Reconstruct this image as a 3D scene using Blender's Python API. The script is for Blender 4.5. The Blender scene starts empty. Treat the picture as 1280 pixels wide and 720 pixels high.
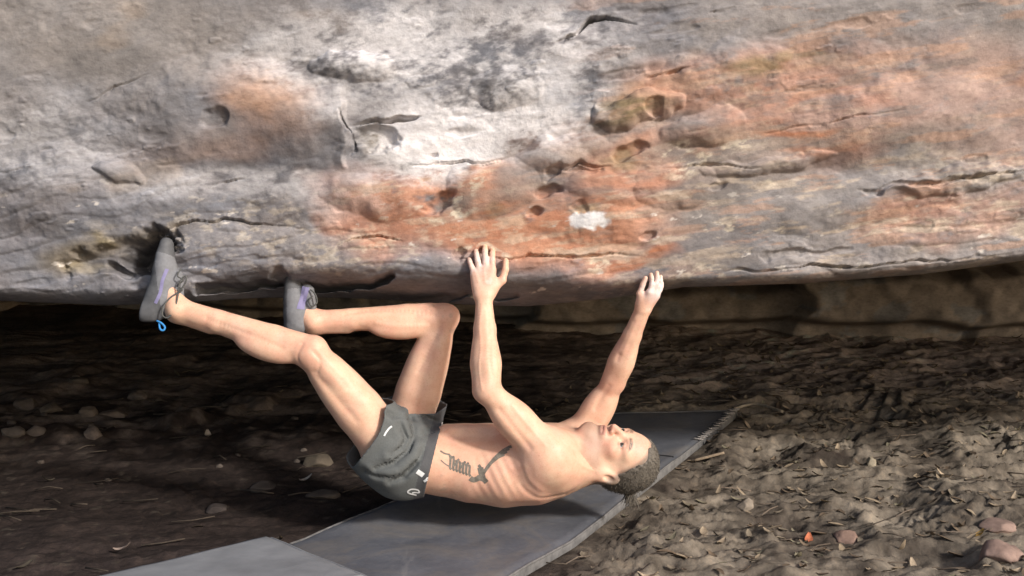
import bpy, bmesh, math, random
import numpy as np
from mathutils import Vector
from mathutils.bvhtree import BVHTree

random.seed(7)
RNG = np.random.default_rng(7)
SC = bpy.context.scene
COL = SC.collection

# ------------------------------------------------------------------ camera, sky, sun, exposure
F = 1540.0
TH = math.atan(95 / F)
CAMP = np.array([0.0, 0.0, 1.1])
cam_d = bpy.data.cameras.new('camera')
cam_d.sensor_width = 36.0
cam_d.lens = 36.0 * F / 1280.0
cam_d.clip_start, cam_d.clip_end = 0.05, 2000
cam = bpy.data.objects.new('camera', cam_d)
COL.objects.link(cam)
cam.location = CAMP
cam.rotation_euler = (math.radians(90) - TH, 0, 0)
SC.camera = cam

SUN_EL, SUN_AZ = math.radians(27), math.radians(45)      # azimuth from behind the camera, positive = from the right
world = bpy.data.worlds.new('World')
SC.world = world
world.use_nodes = True
wn = world.node_tree
sky = wn.nodes.new('ShaderNodeTexSky')
sky.sky_type = 'NISHITA'
sky.sun_disc = False
sky.sun_elevation = SUN_EL
sky.dust_density = 2.2
sky.air_density = 0.9
sky.ozone_density = 0.5
sun_dir = np.array([math.sin(SUN_AZ) * math.cos(SUN_EL), -math.cos(SUN_AZ) * math.cos(SUN_EL), math.sin(SUN_EL)])  # towards the sun
sky.sun_rotation = math.atan2(sun_dir[0], sun_dir[1])
wn.links.new(sky.outputs['Color'], wn.nodes['Background'].inputs['Color'])
wn.nodes['Background'].inputs['Strength'].default_value = 0.15
sun_d = bpy.data.lights.new('sun', 'SUN')
sun_d.energy = 3.3
sun_d.angle = math.radians(6.0)
sun_d.color = (1.0, 0.965, 0.915)
sun = bpy.data.objects.new('sun', sun_d)
COL.objects.link(sun)
sun.location = (-3, -6, 6)
sun.rotation_euler = Vector(sun_dir).to_track_quat('Z', 'Y').to_euler()
SC.view_settings.view_transform = 'Standard'
SC.view_settings.look = 'None'
SC.view_settings.exposure = 0.15
SC.view_settings.gamma = 1.0
SC.view_settings.use_curve_mapping = False


# ------------------------------------------------------------------ helpers
def P(px, py, Y):
    a = (px - 640) / F
    b = -(py - 360) / F
    d = np.array([a, math.cos(TH) + b * math.sin(TH), -math.sin(TH) + b * math.cos(TH)])
    return CAMP + d * (Y / d[1])


def proj(V):
    q = V - CAMP
    c, s = math.cos(TH), math.sin(TH)
    zc = q[..., 1] * c - q[..., 2] * s
    yc = q[..., 1] * s + q[..., 2] * c
    return 640 + F * q[..., 0] / zc, 360 - F * yc / zc


def sstep(a, b, x):
    t = np.clip((x - a) / (b - a), 0, 1)
    return t * t * (3 - 2 * t)


_perm = np.random.default_rng(3).permutation(4096).astype(np.int64)
_grad = np.random.default_rng(5).uniform(-1, 1, 4096).astype(np.float32)


def _h(i, j, k):
    return _grad[_perm[(_perm[(_perm[i & 4095] + j) & 4095] + k) & 4095]]


def vn(x, y, z=0.0, seed=0):
    """smooth value noise, about -1..1"""
    x, y, z = np.broadcast_arrays(np.asarray(x, float), np.asarray(y, float), np.asarray(z, float))
    xi, yi, zi = np.floor(x).astype(np.int64), np.floor(y).astype(np.int64), np.floor(z).astype(np.int64)
    fx, fy, fz = x - xi, y - yi, z - zi
    fx, fy, fz = [f * f * f * (f * (f * 6 - 15) + 10) for f in (fx, fy, fz)]
    zi = zi + seed * 57
    out = 0
    for a in (0, 1):
        for b in (0, 1):
            for c in (0, 1):
                w = (fx if a else 1 - fx) * (fy if b else 1 - fy) * (fz if c else 1 - fz)
                out = out + w * _h(xi + a, yi + b, zi + c)
    return out


def fbm(x, y, z=0.0, octs=4, seed=0, gain=0.5):
    a, s, n = 1.0, 0.0, 0.0
    for o in range(octs):
        f = 2.03 ** o
        s = s + a * vn(np.asarray(x) * f + o * 13.7, np.asarray(y) * f + o * 7.1, np.asarray(z) * f, seed + o)
        n += a
        a *= gain
    return s / n


def ridged(x, y, z=0.0, octs=4, seed=0):
    a, s, n = 1.0, 0.0, 0.0
    for o in range(octs):
        f = 2.03 ** o
        s = s + a * (1 - np.abs(vn(np.asarray(x) * f + o * 3.7, np.asarray(y) * f + o * 5.1, np.asarray(z) * f, seed + o)) * 2)
        n += a
        a *= 0.5
    return s / n


def mesh_obj(name, V, Fc, mat, parent=None, smooth=True, col=None):
    me = bpy.data.meshes.new(name)
    V = np.asarray(V, np.float32)
    if isinstance(Fc, np.ndarray) and Fc.ndim == 2:
        nf, k = Fc.shape
        me.vertices.add(len(V))
        me.vertices.foreach_set('co', V.ravel())
        me.loops.add(nf * k)
        me.loops.foreach_set('vertex_index', Fc.astype(np.int32).ravel())
        me.polygons.add(nf)
        me.polygons.foreach_set('loop_start', np.arange(0, nf * k, k, dtype=np.int32))
        me.polygons.foreach_set('loop_total', np.full(nf, k, np.int32))
        me.update(calc_edges=True)
    else:
        me.from_pydata(V.tolist(), [], [list(f) for f in Fc])
        me.update()
    me.polygons.foreach_set('use_smooth', np.full(len(me.polygons), smooth))
    if col is not None:
        at = me.color_attributes.new('Col', 'FLOAT_COLOR', 'POINT')
        c4 = np.ones((len(V), 4), np.float32)
        c4[:, :3] = col
        at.data.foreach_set('color', c4.ravel())
    me.materials.append(mat)
    ob = bpy.data.objects.new(name, me)
    COL.objects.link(ob)
    if parent is not None:
        ob.parent = parent
        ob.matrix_parent_inverse = parent.matrix_world.inverted()
    return ob


def empty(name, loc):
    o = bpy.data.objects.new(name, None)
    COL.objects.link(o)
    o.location = loc
    bpy.context.view_layer.update()
    return o


def tag(o, label=None, cat=None, group=None, kind=None):
    for k, v in (('label', label), ('category', cat), ('group', group), ('kind', kind)):
        if v:
            o[k] = v
    return o


def grid_faces(nr, nc, flip=False):
    i = np.arange(nr - 1)[:, None] * nc + np.arange(nc - 1)[None, :]
    q = np.stack([i, i + 1, i + nc + 1, i + nc], -1).reshape(-1, 4)
    return q[:, ::-1].copy() if flip else q


def tube(pts, rad, n=8, closed=False):
    pts = [np.asarray(p, float) for p in pts]
    m = len(pts)
    rad = [rad] * m if np.isscalar(rad) else rad
    V, Fc = [], []
    prev = None
    for i, p in enumerate(pts):
        t = pts[(i + 1) % m] - pts[i - 1] if closed else pts[min(i + 1, m - 1)] - pts[max(i - 1, 0)]
        t = t / (np.linalg.norm(t) + 1e-9)
        if prev is None:
            a = np.cross(t, [0.3, 0.2, 0.9])
        else:
            a = prev - t * np.dot(prev, t)
        a /= np.linalg.norm(a) + 1e-9
        prev = a
        b = np.cross(t, a)
        for j in range(n):
            th = 2 * math.pi * j / n
            V.append(p + rad[i] * (math.cos(th) * a + math.sin(th) * b))
    rr = m if closed else m - 1
    for i in range(rr):
        for j in range(n):
            k = ((i + 1) % m) * n
            Fc.append((i * n + j, i * n + (j + 1) % n, k + (j + 1) % n, k + j))
    if not closed:
        Fc.append(tuple(range(n))[::-1])
        Fc.append(tuple((m - 1) * n + j for j in range(n)))
    return V, Fc


def catmull(pts, sub=6, closed=False):
    pts = [np.asarray(p, float) for p in pts]
    out = []
    m = len(pts)
    rng = range(m) if closed else range(m - 1)
    for i in rng:
        g = (lambda k: pts[k % m]) if closed else (lambda k: pts[min(max(k, 0), m - 1)])
        p0, p1, p2, p3 = g(i - 1), g(i), g(i + 1), g(i + 2)
        for s in range(sub):
            t = s / sub
            out.append(0.5 * (2 * p1 + (p2 - p0) * t + (2 * p0 - 5 * p1 + 4 * p2 - p3) * t * t + (3 * p1 - p0 - 3 * p2 + p3) * t ** 3))
    if not closed:
        out.append(pts[-1])
    return out


# ------------------------------------------------------------------ materials
def mat_new(name, rough=0.8, spec=0.3):
    m = bpy.data.materials.new(name)
    m.use_nodes = True
    b = m.node_tree.nodes['Principled BSDF']
    b.inputs['Roughness'].default_value = rough
    b.inputs['Specular IOR Level'].default_value = spec
    return m, m.node_tree, b


def node(nt, t, **kw):
    n = nt.nodes.new(t)
    for k, v in kw.items():
        if k in n.inputs.keys():
            n.inputs[k].default_value = v
        else:
            setattr(n, k, v)
    return n


def noise_tex(nt, scale, detail=4, rough=0.6, stretch=(1, 1, 1), rot=(0, 0, 0), dist=0.0):
    tc = node(nt, 'ShaderNodeTexCoord')
    mp = node(nt, 'ShaderNodeMapping')
    mp.inputs['Scale'].default_value = stretch
    mp.inputs['Rotation'].default_value = rot
    nt.links.new(tc.outputs['Object'], mp.inputs['Vector'])
    n = node(nt, 'ShaderNodeTexNoise', Scale=scale, Detail=detail, Roughness=rough, Distortion=dist)
    nt.links.new(mp.outputs['Vector'], n.inputs['Vector'])
    return n


def ramp(nt, src, stops):
    r = node(nt, 'ShaderNodeValToRGB')
    e = r.color_ramp.elements
    while len(e) < len(stops):
        e.new(0.5)
    for el, (p, c) in zip(e, stops):
        el.position = p
        el.color = (*c, 1) if len(c) == 3 else c
    nt.links.new(src, r.inputs['Fac'])
    return r


def mixc(nt, a, b, fac, mode='MIX'):
    m = node(nt, 'ShaderNodeMix', data_type='RGBA', blend_type=mode)
    for i, v in ((0, fac), (6, a), (7, b)):
        if hasattr(v, 'is_linked'):
            nt.links.new(v, m.inputs[i])
        else:
            m.inputs[i].default_value = v if np.isscalar(v) else (*v, 1)
    return m.outputs[2]


def bump(nt, b, srcs):
    """srcs: list of (socket, strength, distance)"""
    prev = None
    for s, st, di in srcs:
        n = node(nt, 'ShaderNodeBump')
        n.inputs['Strength'].default_value = st
        n.inputs['Distance'].default_value = di
        nt.links.new(s, n.inputs['Height'])
        if prev is not None:
            nt.links.new(prev, n.inputs['Normal'])
        prev = n.outputs['Normal']
    nt.links.new(prev, b.inputs['Normal'])


def attr_col(nt):
    a = node(nt, 'ShaderNodeAttribute', attribute_name='Col')
    return a.outputs['Color']


def make_rock_mat(name):
    m, nt, b = mat_new(name, 0.92, 0.15)
    c = attr_col(nt)
    n1 = noise_tex(nt, 9, 6, 0.6, (0.8, 1, 1.25), (0, math.radians(10), 0), 0.2)
    r1 = ramp(nt, n1.outputs['Fac'], [(0.3, (0.82, 0.82, 0.82)), (0.7, (1.16, 1.15, 1.14))])
    c = mixc(nt, c, r1.outputs['Color'], 1.0, 'MULTIPLY')
    n2 = noise_tex(nt, 60, 5, 0.65, (0.7, 1, 1.3), (0, math.radians(8), 0), 0.2)
    r2 = ramp(nt, n2.outputs['Fac'], [(0.34, (0.70, 0.68, 0.68)), (0.5, (1, 1, 1)), (0.72, (1.28, 1.27, 1.25))])
    c = mixc(nt, c, r2.outputs['Color'], 0.55, 'MULTIPLY')
    nt.links.new(c, b.inputs['Base Color'])
    n3 = noise_tex(nt, 40, 6, 0.72, (0.8, 1, 1.2), (0, math.radians(10), 0), 0.1)
    n4 = noise_tex(nt, 160, 3, 0.6)
    bump(nt, b, [(n3.outputs['Fac'], 0.35, 0.007), (n4.outputs['Fac'], 0.4, 0.0022)])
    return m


def make_ground_mat():
    m, nt, b = mat_new('soil', 0.95, 0.1)
    c = attr_col(nt)
    n1 = noise_tex(nt, 22, 6, 0.7, (1, 1, 1), (0, 0, 0), 0.3)
    r1 = ramp(nt, n1.outputs['Fac'], [(0.3, (0.55, 0.53, 0.52)), (0.52, (1, 1, 1)), (0.72, (1.5, 1.42, 1.32))])
    c = mixc(nt, c, r1.outputs['Color'], 0.9, 'MULTIPLY')
    nt.links.new(c, b.inputs['Base Color'])
    n3 = noise_tex(nt, 70, 5, 0.7)
    bump(nt, b, [(n3.outputs['Fac'], 0.6, 0.012)])
    return m


def simple_mat(name, col, rough=0.8, spec=0.3, var=0.2, scale=40, bumpd=0.0):
    m, nt, b = mat_new(name, rough, spec)
    n = noise_tex(nt, scale, 5, 0.6)
    lo = tuple(x * (1 - var) for x in col)
    hi = tuple(min(1, x * (1 + var)) for x in col)
    r = ramp(nt, n.outputs['Fac'], [(0.3, lo), (0.7, hi)])
    nt.links.new(r.outputs['Color'], b.inputs['Base Color'])
    if bumpd:
        bump(nt, b, [(n.outputs['Fac'], 0.5, bumpd)])
    return m


def make_skin():
    m, nt, b = mat_new('skin', 0.55, 0.35)
    c = attr_col(nt)
    n = noise_tex(nt, 26, 5, 0.65)
    r = ramp(nt, n.outputs['Fac'], [(0.3, (0.93, 0.84, 0.82)), (0.7, (1.04, 1.06, 1.06))])
    c = mixc(nt, c, r.outputs['Color'], 1.0, 'MULTIPLY')
    n5 = noise_tex(nt, 210, 3, 0.7)
    r5 = ramp(nt, n5.outputs['Fac'], [(0.32, (0.80, 0.72, 0.68)), (0.46, (1, 1, 1))])
    c = mixc(nt, c, r5.outputs['Color'], 0.6, 'MULTIPLY')
    n6 = noise_tex(nt, 7, 3, 0.5)
    rr = node(nt, 'ShaderNodeMapRange')
    rr.inputs['To Min'].default_value, rr.inputs['To Max'].default_value = 0.38, 0.62
    nt.links.new(n6.outputs['Fac'], rr.inputs['Value'])
    nt.links.new(rr.outputs['Result'], b.inputs['Roughness'])
    nt.links.new(c, b.inputs['Base Color'])
    b.inputs['Subsurface Weight'].default_value = 0.12
    b.inputs['Subsurface Radius'].default_value = (0.8, 0.3, 0.15)
    b.inputs['Subsurface Scale'].default_value = 0.012
    n2 = noise_tex(nt, 260, 2, 0.5)
    bump(nt, b, [(n.outputs['Fac'], 0.10, 0.006), (n2.outputs['Fac'], 0.2, 0.0012)])
    return m


ROCK = make_rock_mat('weathered_rock')
SOIL = make_ground_mat()
SKIN = make_skin()
SHORTS = simple_mat('grey_shorts_cloth', (0.118, 0.123, 0.121), 0.85, 0.2, 0.12, 220, 0.0006)
BAND = simple_mat('waistband_cloth', (0.085, 0.085, 0.088), 0.85, 0.2, 0.1, 220)
WHITE = simple_mat('white_print', (0.7, 0.7, 0.7), 0.7, 0.2, 0.1, 60)
SHOE = simple_mat('grey_shoe_suede', (0.19, 0.19, 0.20), 0.8, 0.25, 0.12, 90, 0.0004)
RUBBER = simple_mat('shoe_rubber', (0.105, 0.105, 0.11), 0.65, 0.35, 0.15, 60)
LILAC = simple_mat('lilac_panel', (0.22, 0.2, 0.34), 0.75, 0.25, 0.1, 60)
LACE = simple_mat('dark_lace', (0.10, 0.10, 0.095), 0.9, 0.1, 0.2, 200)
BLUE = simple_mat('blue_webbing', (0.05, 0.26, 0.6), 0.7, 0.2, 0.1, 100)
HAIR = simple_mat('brown_hair', (0.13, 0.112, 0.092), 0.6, 0.3, 0.35, 150, 0.002)
TATTOO = simple_mat('tattoo_ink', (0.19, 0.165, 0.135), 0.6, 0.3, 0.3, 120)

# ================================================================== ROCK
LIPX = np.array([-400, 0, 150, 300, 420, 500, 600, 660, 760, 850, 1000, 1140, 1280, 1700, 2300, 3000.])
LIPY = np.array([378, 374, 380, 374, 374, 378, 384, 385, 373, 357, 352, 341, 322, 312, 285, 150.])
_lp = np.array([P(a, b, 4.22) for a, b in zip(LIPX, LIPY)])


def zlip(x):
    return np.interp(x, _lp[:, 0], _lp[:, 2])


def poly_dist(px, py, pts):
    d = np.full(px.shape, 1e9)
    tt = np.zeros(px.shape)
    n = len(pts) - 1
    for i, ((x0, y0), (x1, y1)) in enumerate(zip(pts[:-1], pts[1:])):
        vx, vy = x1 - x0, y1 - y0
        t = np.clip(((px - x0) * vx + (py - y0) * vy) / (vx * vx + vy * vy), 0, 1)
        e = np.hypot(px - x0 - t * vx, py - y0 - t * vy)
        s = e < d
        tt[s] = (i + t[s]) / n
        d = np.minimum(d, e)
    return d, tt


def ell(px, py, cx, cy, rx, ry, ang=0.0):
    c, s = math.cos(math.radians(ang)), math.sin(math.radians(ang))
    u = ((px - cx) * c + (py - cy) * s) / rx
    v = (-(px - cx) * s + (py - cy) * c) / ry
    return np.hypot(u, v), u, v


def build_boulder():
    xs = np.concatenate([-2.0 - np.cumsum(0.006 * 1.085 ** np.arange(52))[::-1], np.arange(-2.0, 2.0, 0.0034), 2.0 + np.cumsum(0.006 * 1.085 ** np.arange(50))])
    # rows: r = height above the lip; face from high to low, then under the lip and back
    r_hi = 1.12 + np.cumsum(0.006 * 1.13 ** np.arange(28))[::-1]
    r_face = np.linspace(1.12, 0.0, 340)
    nface = len(r_hi) + len(r_face)
    und = np.concatenate([[0.012, 0.026, 0.045], 0.045 + np.cumsum(0.03 * 1.06 ** np.arange(38))])
    rf = np.concatenate([r_hi, r_face])
    X, R = np.meshgrid(xs, rf)
    ZL = zlip(X)
    pxl = 640 + F * X / 4.2
    ch = np.interp(pxl, [0, 250, 330, 660, 760, 860, 1300], [.055, .07, .13, .13, .085, .045, .04])
    cd = np.interp(pxl, [0, 250, 330, 660, 760, 860, 1300], [.10, .12, .25, .25, .16, .08, .06])
    Yf = np.where(R > ch, 4.05 - 0.24 * (R - ch), 4.05 + cd * (np.clip(ch - R, 0, 1) / ch) ** 1.8)
    curve = 0.16 * np.clip(np.abs(X + 0.3) - 2.6, 0, None) ** 2
    Yf = Yf + curve + 0.03 * X * 0
    Zf = ZL + R
    Zf = np.where(R > 0.2, Zf, Zf)
    base = np.stack([X, Yf, Zf], -1)
    px, py = proj(base)
    # --- relief (metres towards the viewer's side of the face)
    bx = X * math.cos(0.13) + Zf * math.sin(0.13)      # along the bedding, which climbs to the right
    bz = -X * math.sin(0.13) + Zf * math.cos(0.13)
    wq = 0.10 * fbm(bx * 2.1, bz * 3, 0, 3, 40)
    D = 0.05 * fbm(bx * 1.3, bz * 2.2, 0.3, 3, 1)
    D += 0.016 * fbm(bx * 3.6 + wq, bz * 6.5, 0.7, 3, 5, 0.42)
    rough = sstep(-0.25, 0.4, fbm(bx * 1.8, bz * 3.4, 4.4, 3, 21) + 0.45 * sstep(1.2, 0.92, Zf))
    D += 0.0036 * rough * ridged(bx * 8, bz * 17, 1.7, 3, 9)
    steps = bz * 15 + 1.5 * fbm(bx * 2.5, bz * 2.5, 0, 3, 60)
    ter = (steps - np.floor(steps))
    terr = sstep(0.0, 0.22, ter) * (1 - 0.75 * ter)
    D += 0.010 * (terr - 0.4) * 0.6 * rough * sstep(1.45, 1.0, Zf)
    D += 0.0026 * (0.5 + rough) * fbm(X * 30, Zf * 40, 0, 3, 12)
    gash = sstep(0.44, 0.6, fbm(bx * 5.5, bz * 17, 8.1, 3, 33)) 
    D -= 0.007 * gash * (0.3 + 0.7 * rough)
    chip = sstep(0.40, 0.46, fbm(bx * 11, bz * 30, 2.6, 3, 36))
    D += 0.004 * chip * (0.2 + 0.8 * rough)
    # warped pixel coordinates give ragged feature outlines
    wx = px + 9 * fbm(X * 12, Zf * 12, 0, 3, 70) * 1.6
    wy = py + 6 * fbm(X * 12, Zf * 12, 5, 3, 71) * 1.6
    bulges = [(290, 140, 165, 74, 0, .05, 1.2), (795, 138, 60, 22, -12, .05, 0.5), (630, 112, 42, 30, 0, .03, 1),
              (440, 85, 55, 20, 5, .035, .8), (700, 192, 60, 24, -10, .03, 1.0), (615, 235, 60, 38, 0, .03, 1.), (750, 272, 95, 40, 0, .025, 1.3), (765, 232, 62, 26, 0, .025, 1.0),
              (470, 245, 70, 30, 4, .03, 1.), (330, 318, 150, 36, 2, .03, 0.8), (155, 218, 34, 12, 6, .025, .5), (900, 100, 100, 45, -15, .05, 1.2),
              (1120, 150, 170, 60, -10, .05, 1.4), (1050, 250, 150, 40, -10, .03, 1.2), (850, 230, 60, 26, -5, .025, .8), (560, 330, 110, 16, 0, .018, .8),
              (70, 240, 110, 60, 0, .04, 1.3), (880, 160, 60, 22, -15, .03, .8), (1190, 225, 90, 16, -8, .03, .6), (960, 205, 90, 10, -7, .02, .6)]
    for cx, cy, rx, ry, an, h, pw in bulges:
        r, u, v = ell(wx, wy, cx, cy, rx, ry, an)
        D += h * np.clip(1 - r * r, 0, 1) ** pw
    D += 0.045 * (1 - sstep(427, 437, wx)) * sstep(300, 425, wx) * np.clip(1 - ((wy - 162) / 52) ** 2, 0, 1)
    pits = [(186, 313, 42, 26, -22, .20), (145, 338, 26, 9, 20, .05), (140, 322, 66, 24, -16, .05), (268, 152, 20, 14, -25, .035), (470, 172, 38, 20, 10, .05), (552, 252, 26, 10, -20, .05),
            (683, 242, 22, 8, -8, .045), (676, 268, 15, 8, -15, .04), (785, 192, 24, 12, -15, .045), (730, 262, 16, 7, 0, .02), (822, 138, 10, 16, 10, .03),
            (537, 199, 8, 5, 0, .025), (690, 215, 8, 20, 35, .03), (806, 291, 16, 6, -15, .03), (900, 232, 20, 6, -8, .02), (352, 343, 16, 14, 0, .08),
            (1000, 315, 60, 5, -3, .02), (575, 314, 10, 9, 0, .03), (606, 313, 9, 8, 0, .03), (718, 210, 40, 5, 5, .02), (1150, 230, 80, 5, -6, .025)]
    for cx, cy, rx, ry, an, h in pits:
        r, u, v = ell(wx, wy, cx, cy, rx, ry, an)
        r = r + 0.28 * fbm(X * 26, Zf * 34, cx * .1, 3, 75)
        D -= (h if cx < 240 else 0.62 * h) * (1 - sstep(0.55, 1.05, r))
    cracks = [([(688, 52), (705, 44), (722, 39), (740, 25), (760, 23), (797, 29)], 3.8, .07), ([(885, 14), (900, 12), (922, 7)], 2, .03),
              ([(205, 288), (222, 279), (245, 274), (310, 277), (380, 285)], 2.2, .035), ([(425, 140), (433, 165), (442, 190)], 5.5, .07), ([(440, 158), (470, 150), (500, 153), (528, 148)], 4.2, .06),
              ([(520, 210), (560, 206), (600, 200), (640, 196)], 2.4, .03), ([(810, 100), (835, 92), (870, 84)], 2.2, .025), ([(700, 215), (725, 204), (760, 210)], 3, .03),
              ([(1130, 232), (1190, 226), (1260, 214), (1330, 210)], 2.6, .03), ([(830, 212), (900, 205), (960, 208)], 2, .02), ([(950, 165), (1040, 152), (1120, 140)], 2, .015),
              ([(270, 232), (310, 224)], 2, .02), ([(100, 135), (140, 108), (190, 92)], 2, .015), ([(0, 218), (40, 208)], 2, .015), ([(405, 305), (470, 297), (520, 300)], 2, .02),
              ([(560, 320), (640, 322), (720, 320), (800, 318)], 2, .025), ([(900, 340), (1000, 332), (1100, 333), (1280, 315)], 2.5, .03)]
    for pts, w, h in cracks:
        d, t = poly_dist(wx, py + 0.6 * (wy - py), pts)
        we = w * (0.25 + 0.75 * np.sin(t * math.pi) ** 0.6) * (0.75 + 0.9 * fbm(X * 14, Zf * 14, w, 3, 79))
        thin = np.clip(we / (0.8 * w), 0.12, 1)
        we = np.clip(we, 1.5, 9)
        D -= 0.75 * h * thin * (1 - sstep(we * 0.3, we * 1.0, d)) * (0.4 + 0.6 * np.sin(t * math.pi))
        if abs(pts[-1][0] - pts[0][0]) > 1.5 * abs(pts[-1][1] - pts[0][1]):
            yc = np.interp(wx, [p[0] for p in pts], [p[1] for p in pts])
            D += 0.16 * h * np.exp(-np.clip(d - we, 0, None) / (4 * w)) * np.where(wy < yc, 1, -0.6) * np.sin(np.clip(t, .02, .98) * math.pi)
    # undercut slots beside the feet
    for pts, w, h in [([(255, 362), (300, 357), (345, 356)], 7, .11), ([(385, 363), (440, 357), (487, 351)], 7.5, .12), ([(500, 375), (570, 372), (640, 366)], 5, .05)]:
        d, t = poly_dist(wx, wy, pts)
        D -= h * (1 - sstep(w * 0.5, w * 1.1, d))
    fade = sstep(0.0, 0.03, R)
    D = D * (0.35 + 0.65 * fade)
    Yf = Yf - D
    face = np.stack([X, Yf, Zf + 0.15 * D], -1)
    # --- underside: back into the cave
    yl, zl = Yf[-1], Zf[-1]
    UX, U = np.meshgrid(xs, und)
    UY = yl[None] + U
    UZ = zl[None] + 0.02 * sstep(0, .05, U) + 0.09 * U + 0.10 * fbm(UX * 1.4, UY * 1.4, 3, 4, 77) * sstep(0, 0.5, U) + 0.02 * fbm(UX * 8, UY * 8, 3, 3, 78) * sstep(0, .06, U)
    under = np.stack([UX, UY, UZ], -1)
    # --- the top, closing the block behind
    top = []
    ytop, ztop = Yf[0], Zf[0]
    for k, (dy, dz) in enumerate([(6.0, -0.4), (5.0, 0.35), (3.2, 0.8), (1.6, 0.7), (0.6, 0.35)]):
        top.append(np.stack([xs, ytop + dy, ztop + dz + 0.15 * fbm(xs * 0.8, dy, 0, 3, 90)], -1))
    V = np.concatenate([np.array(top), face, under], 0)
    nr, nc = V.shape[:2]
    # --- colour (bare rock, iron stain, mineral crust, lichen, shade painted into the foot pocket)
    A = V
    x, z = A[..., 0], A[..., 2]
    qx, qy = proj(np.where((A[..., 1] > 0.5)[..., None], A, A + 1))
    far = np.zeros((nr, nc), bool)
    far[:5] = True
    far[5 + nface + 6:] = True
    qx = np.where(far, -999, qx)
    qy = np.where(far, -999, qy)
    gx = x * math.cos(0.13) + z * math.sin(0.13)
    gz = -x * math.sin(0.13) + z * math.cos(0.13)
    n1 = fbm(gx * 3, gz * 5, 0, 5, 101, 0.6)
    n2 = fbm(gx * 9, gz * 13, 0, 5, 111, 0.55)
    n3 = fbm(gx * 26, gz * 52, 0, 4, 121, 0.65)
    wx = qx + 45 * fbm(x * 4, z * 6, 1, 4, 131)
    wy = qy + 28 * fbm(x * 4, z * 6, 2, 4, 141)

    def blob(lst, soft=0.5, thr=0.0):
        m = np.zeros((nr, nc))
        for cx, cy, rx, ry, an, s in lst:
            r, _, _ = ell(wx, wy, cx, cy, rx, ry, an)
            m = np.maximum(m, s * (1 - sstep(1 - soft, 1 + soft, r)))
        return m

    def over(C, col, m):
        return C * (1 - m[..., None]) + np.array(col) * m[..., None]

    C = np.empty((nr, nc, 3))
    g = 0.215 + 0.045 * n1 + 0.030 * n2
    C[:] = g[..., None] * np.array([1.0, 0.96, 1.02])
    hue = fbm(gx * 5, gz * 9, 9, 4, 181, .6)
    C = C * (1 + hue[..., None] * np.array([.12, .02, -.08]))
    warm = sstep(690, 930, qx + 200 * (n1)) * sstep(-400, 40, qy) * 0.8
    C = over(C, (0.425, 0.375, 0.345), warm * (0.65 + 0.5 * np.clip(n2, -1, 1)).clip(0, 1))
    brn = blob([(90, 30, 260, 90, 0, .7), (0, 130, 120, 70, 0, .4), (330, 90, 90, 40, 0, .3), (620, -60, 900, 45, 0, .35)], 0.7)
    C = over(C, (0.30, 0.268, 0.245), brn)
    peach = blob([(335, 128, 55, 48, 20, .9), (280, 180, 90, 22, 0, .35), (705, 185, 75, 30, -12, .8), (900, 215, 120, 25, -8, .3)], 0.6)
    C = over(C, (0.40, 0.235, 0.155), peach * (0.75 + 0.5 * n2).clip(0, 1))
    org = blob([(520, 240, 125, 34, 0, 1), (640, 285, 175, 44, 3, 1), (610, 215, 40, 18, 0, .9), (760, 275, 75, 42, 0, .95), (780, 205, 70, 26, -20, .8), (860, 115, 90, 42, -15, .6),
                (960, 105, 120, 55, -12, .55), (930, 170, 100, 14, -14, .6), (1080, 130, 120, 60, -10, .45), (1190, 262, 110, 30, -8, .45), (1240, 120, 120, 70, 0, .35), (450, 262, 60, 22, 0, .6), (1040, 180, 60, 8, -14, .7)], 0.45)
    C = over(C, (0.56, 0.27, 0.165), 0.95 * org * sstep(-0.85, 0.05, n2 + 0.5 * n3 + 0.25))
    C = over(C, (0.47, 0.21, 0.13), org * sstep(0.05, 0.5, fbm(gx * 6, gz * 14, 6, 4, 171)) * 0.8)
    C = over(C, (0.36, 0.29, 0.25), 0.5 * org * sstep(.08, .36, fbm(gx * 5, gz * 22, 21, 5, 175, .62)))
    C = over(C, (0.62, 0.47, 0.35), 0.6 * org * sstep(.14, .36, fbm(gx * 8, gz * 30, 25, 5, 177, .62)))
    C = over(C, (0.50, 0.19, 0.09), blob([(800, 328, 45, 9, 0, .8), (985, 168, 50, 5, -14, .8)], 0.5))
    grey = blob([(660, 240, 34, 22, 0, .6), (870, 260, 70, 34, 0, .55), (880, 190, 80, 18, -12, .5), (1000, 235, 70, 15, 0, .4), (560, 250, 38, 14, 0, .7), (350, 300, 160, 20, 0, .35), (1180, 170, 90, 15, -10, .35)], 0.6)
    C = over(C, (0.27, 0.235, 0.21), grey)
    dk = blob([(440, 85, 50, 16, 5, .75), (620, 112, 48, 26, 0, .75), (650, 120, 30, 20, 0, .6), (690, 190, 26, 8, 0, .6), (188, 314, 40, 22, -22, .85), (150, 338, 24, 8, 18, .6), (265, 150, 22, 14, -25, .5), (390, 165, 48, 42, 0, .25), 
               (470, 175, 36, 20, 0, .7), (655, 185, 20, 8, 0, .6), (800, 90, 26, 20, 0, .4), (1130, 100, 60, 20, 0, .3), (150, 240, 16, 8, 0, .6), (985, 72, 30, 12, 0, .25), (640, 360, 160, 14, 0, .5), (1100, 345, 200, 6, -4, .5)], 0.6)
    C = over(C, (0.125, 0.115, 0.108), 0.6 * dk)  # dark patches; inside the foot pocket they paint in its shade
    ol = blob([(790, 138, 48, 20, -8, .85), (940, 90, 36, 18, 0, .7), (975, 70, 22, 12, 0, .6), (1015, 68, 20, 8, 0, .5), (95, 322, 65, 15, -14, .55), (465, 185, 30, 16, 0, .5), (785, 195, 22, 10, 0, .6), (735, 262, 20, 8, 0, .5), (640, 275, 20, 8, 0, .4)], 0.5)
    C = over(C, (0.20, 0.15, 0.075), ol)
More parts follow.
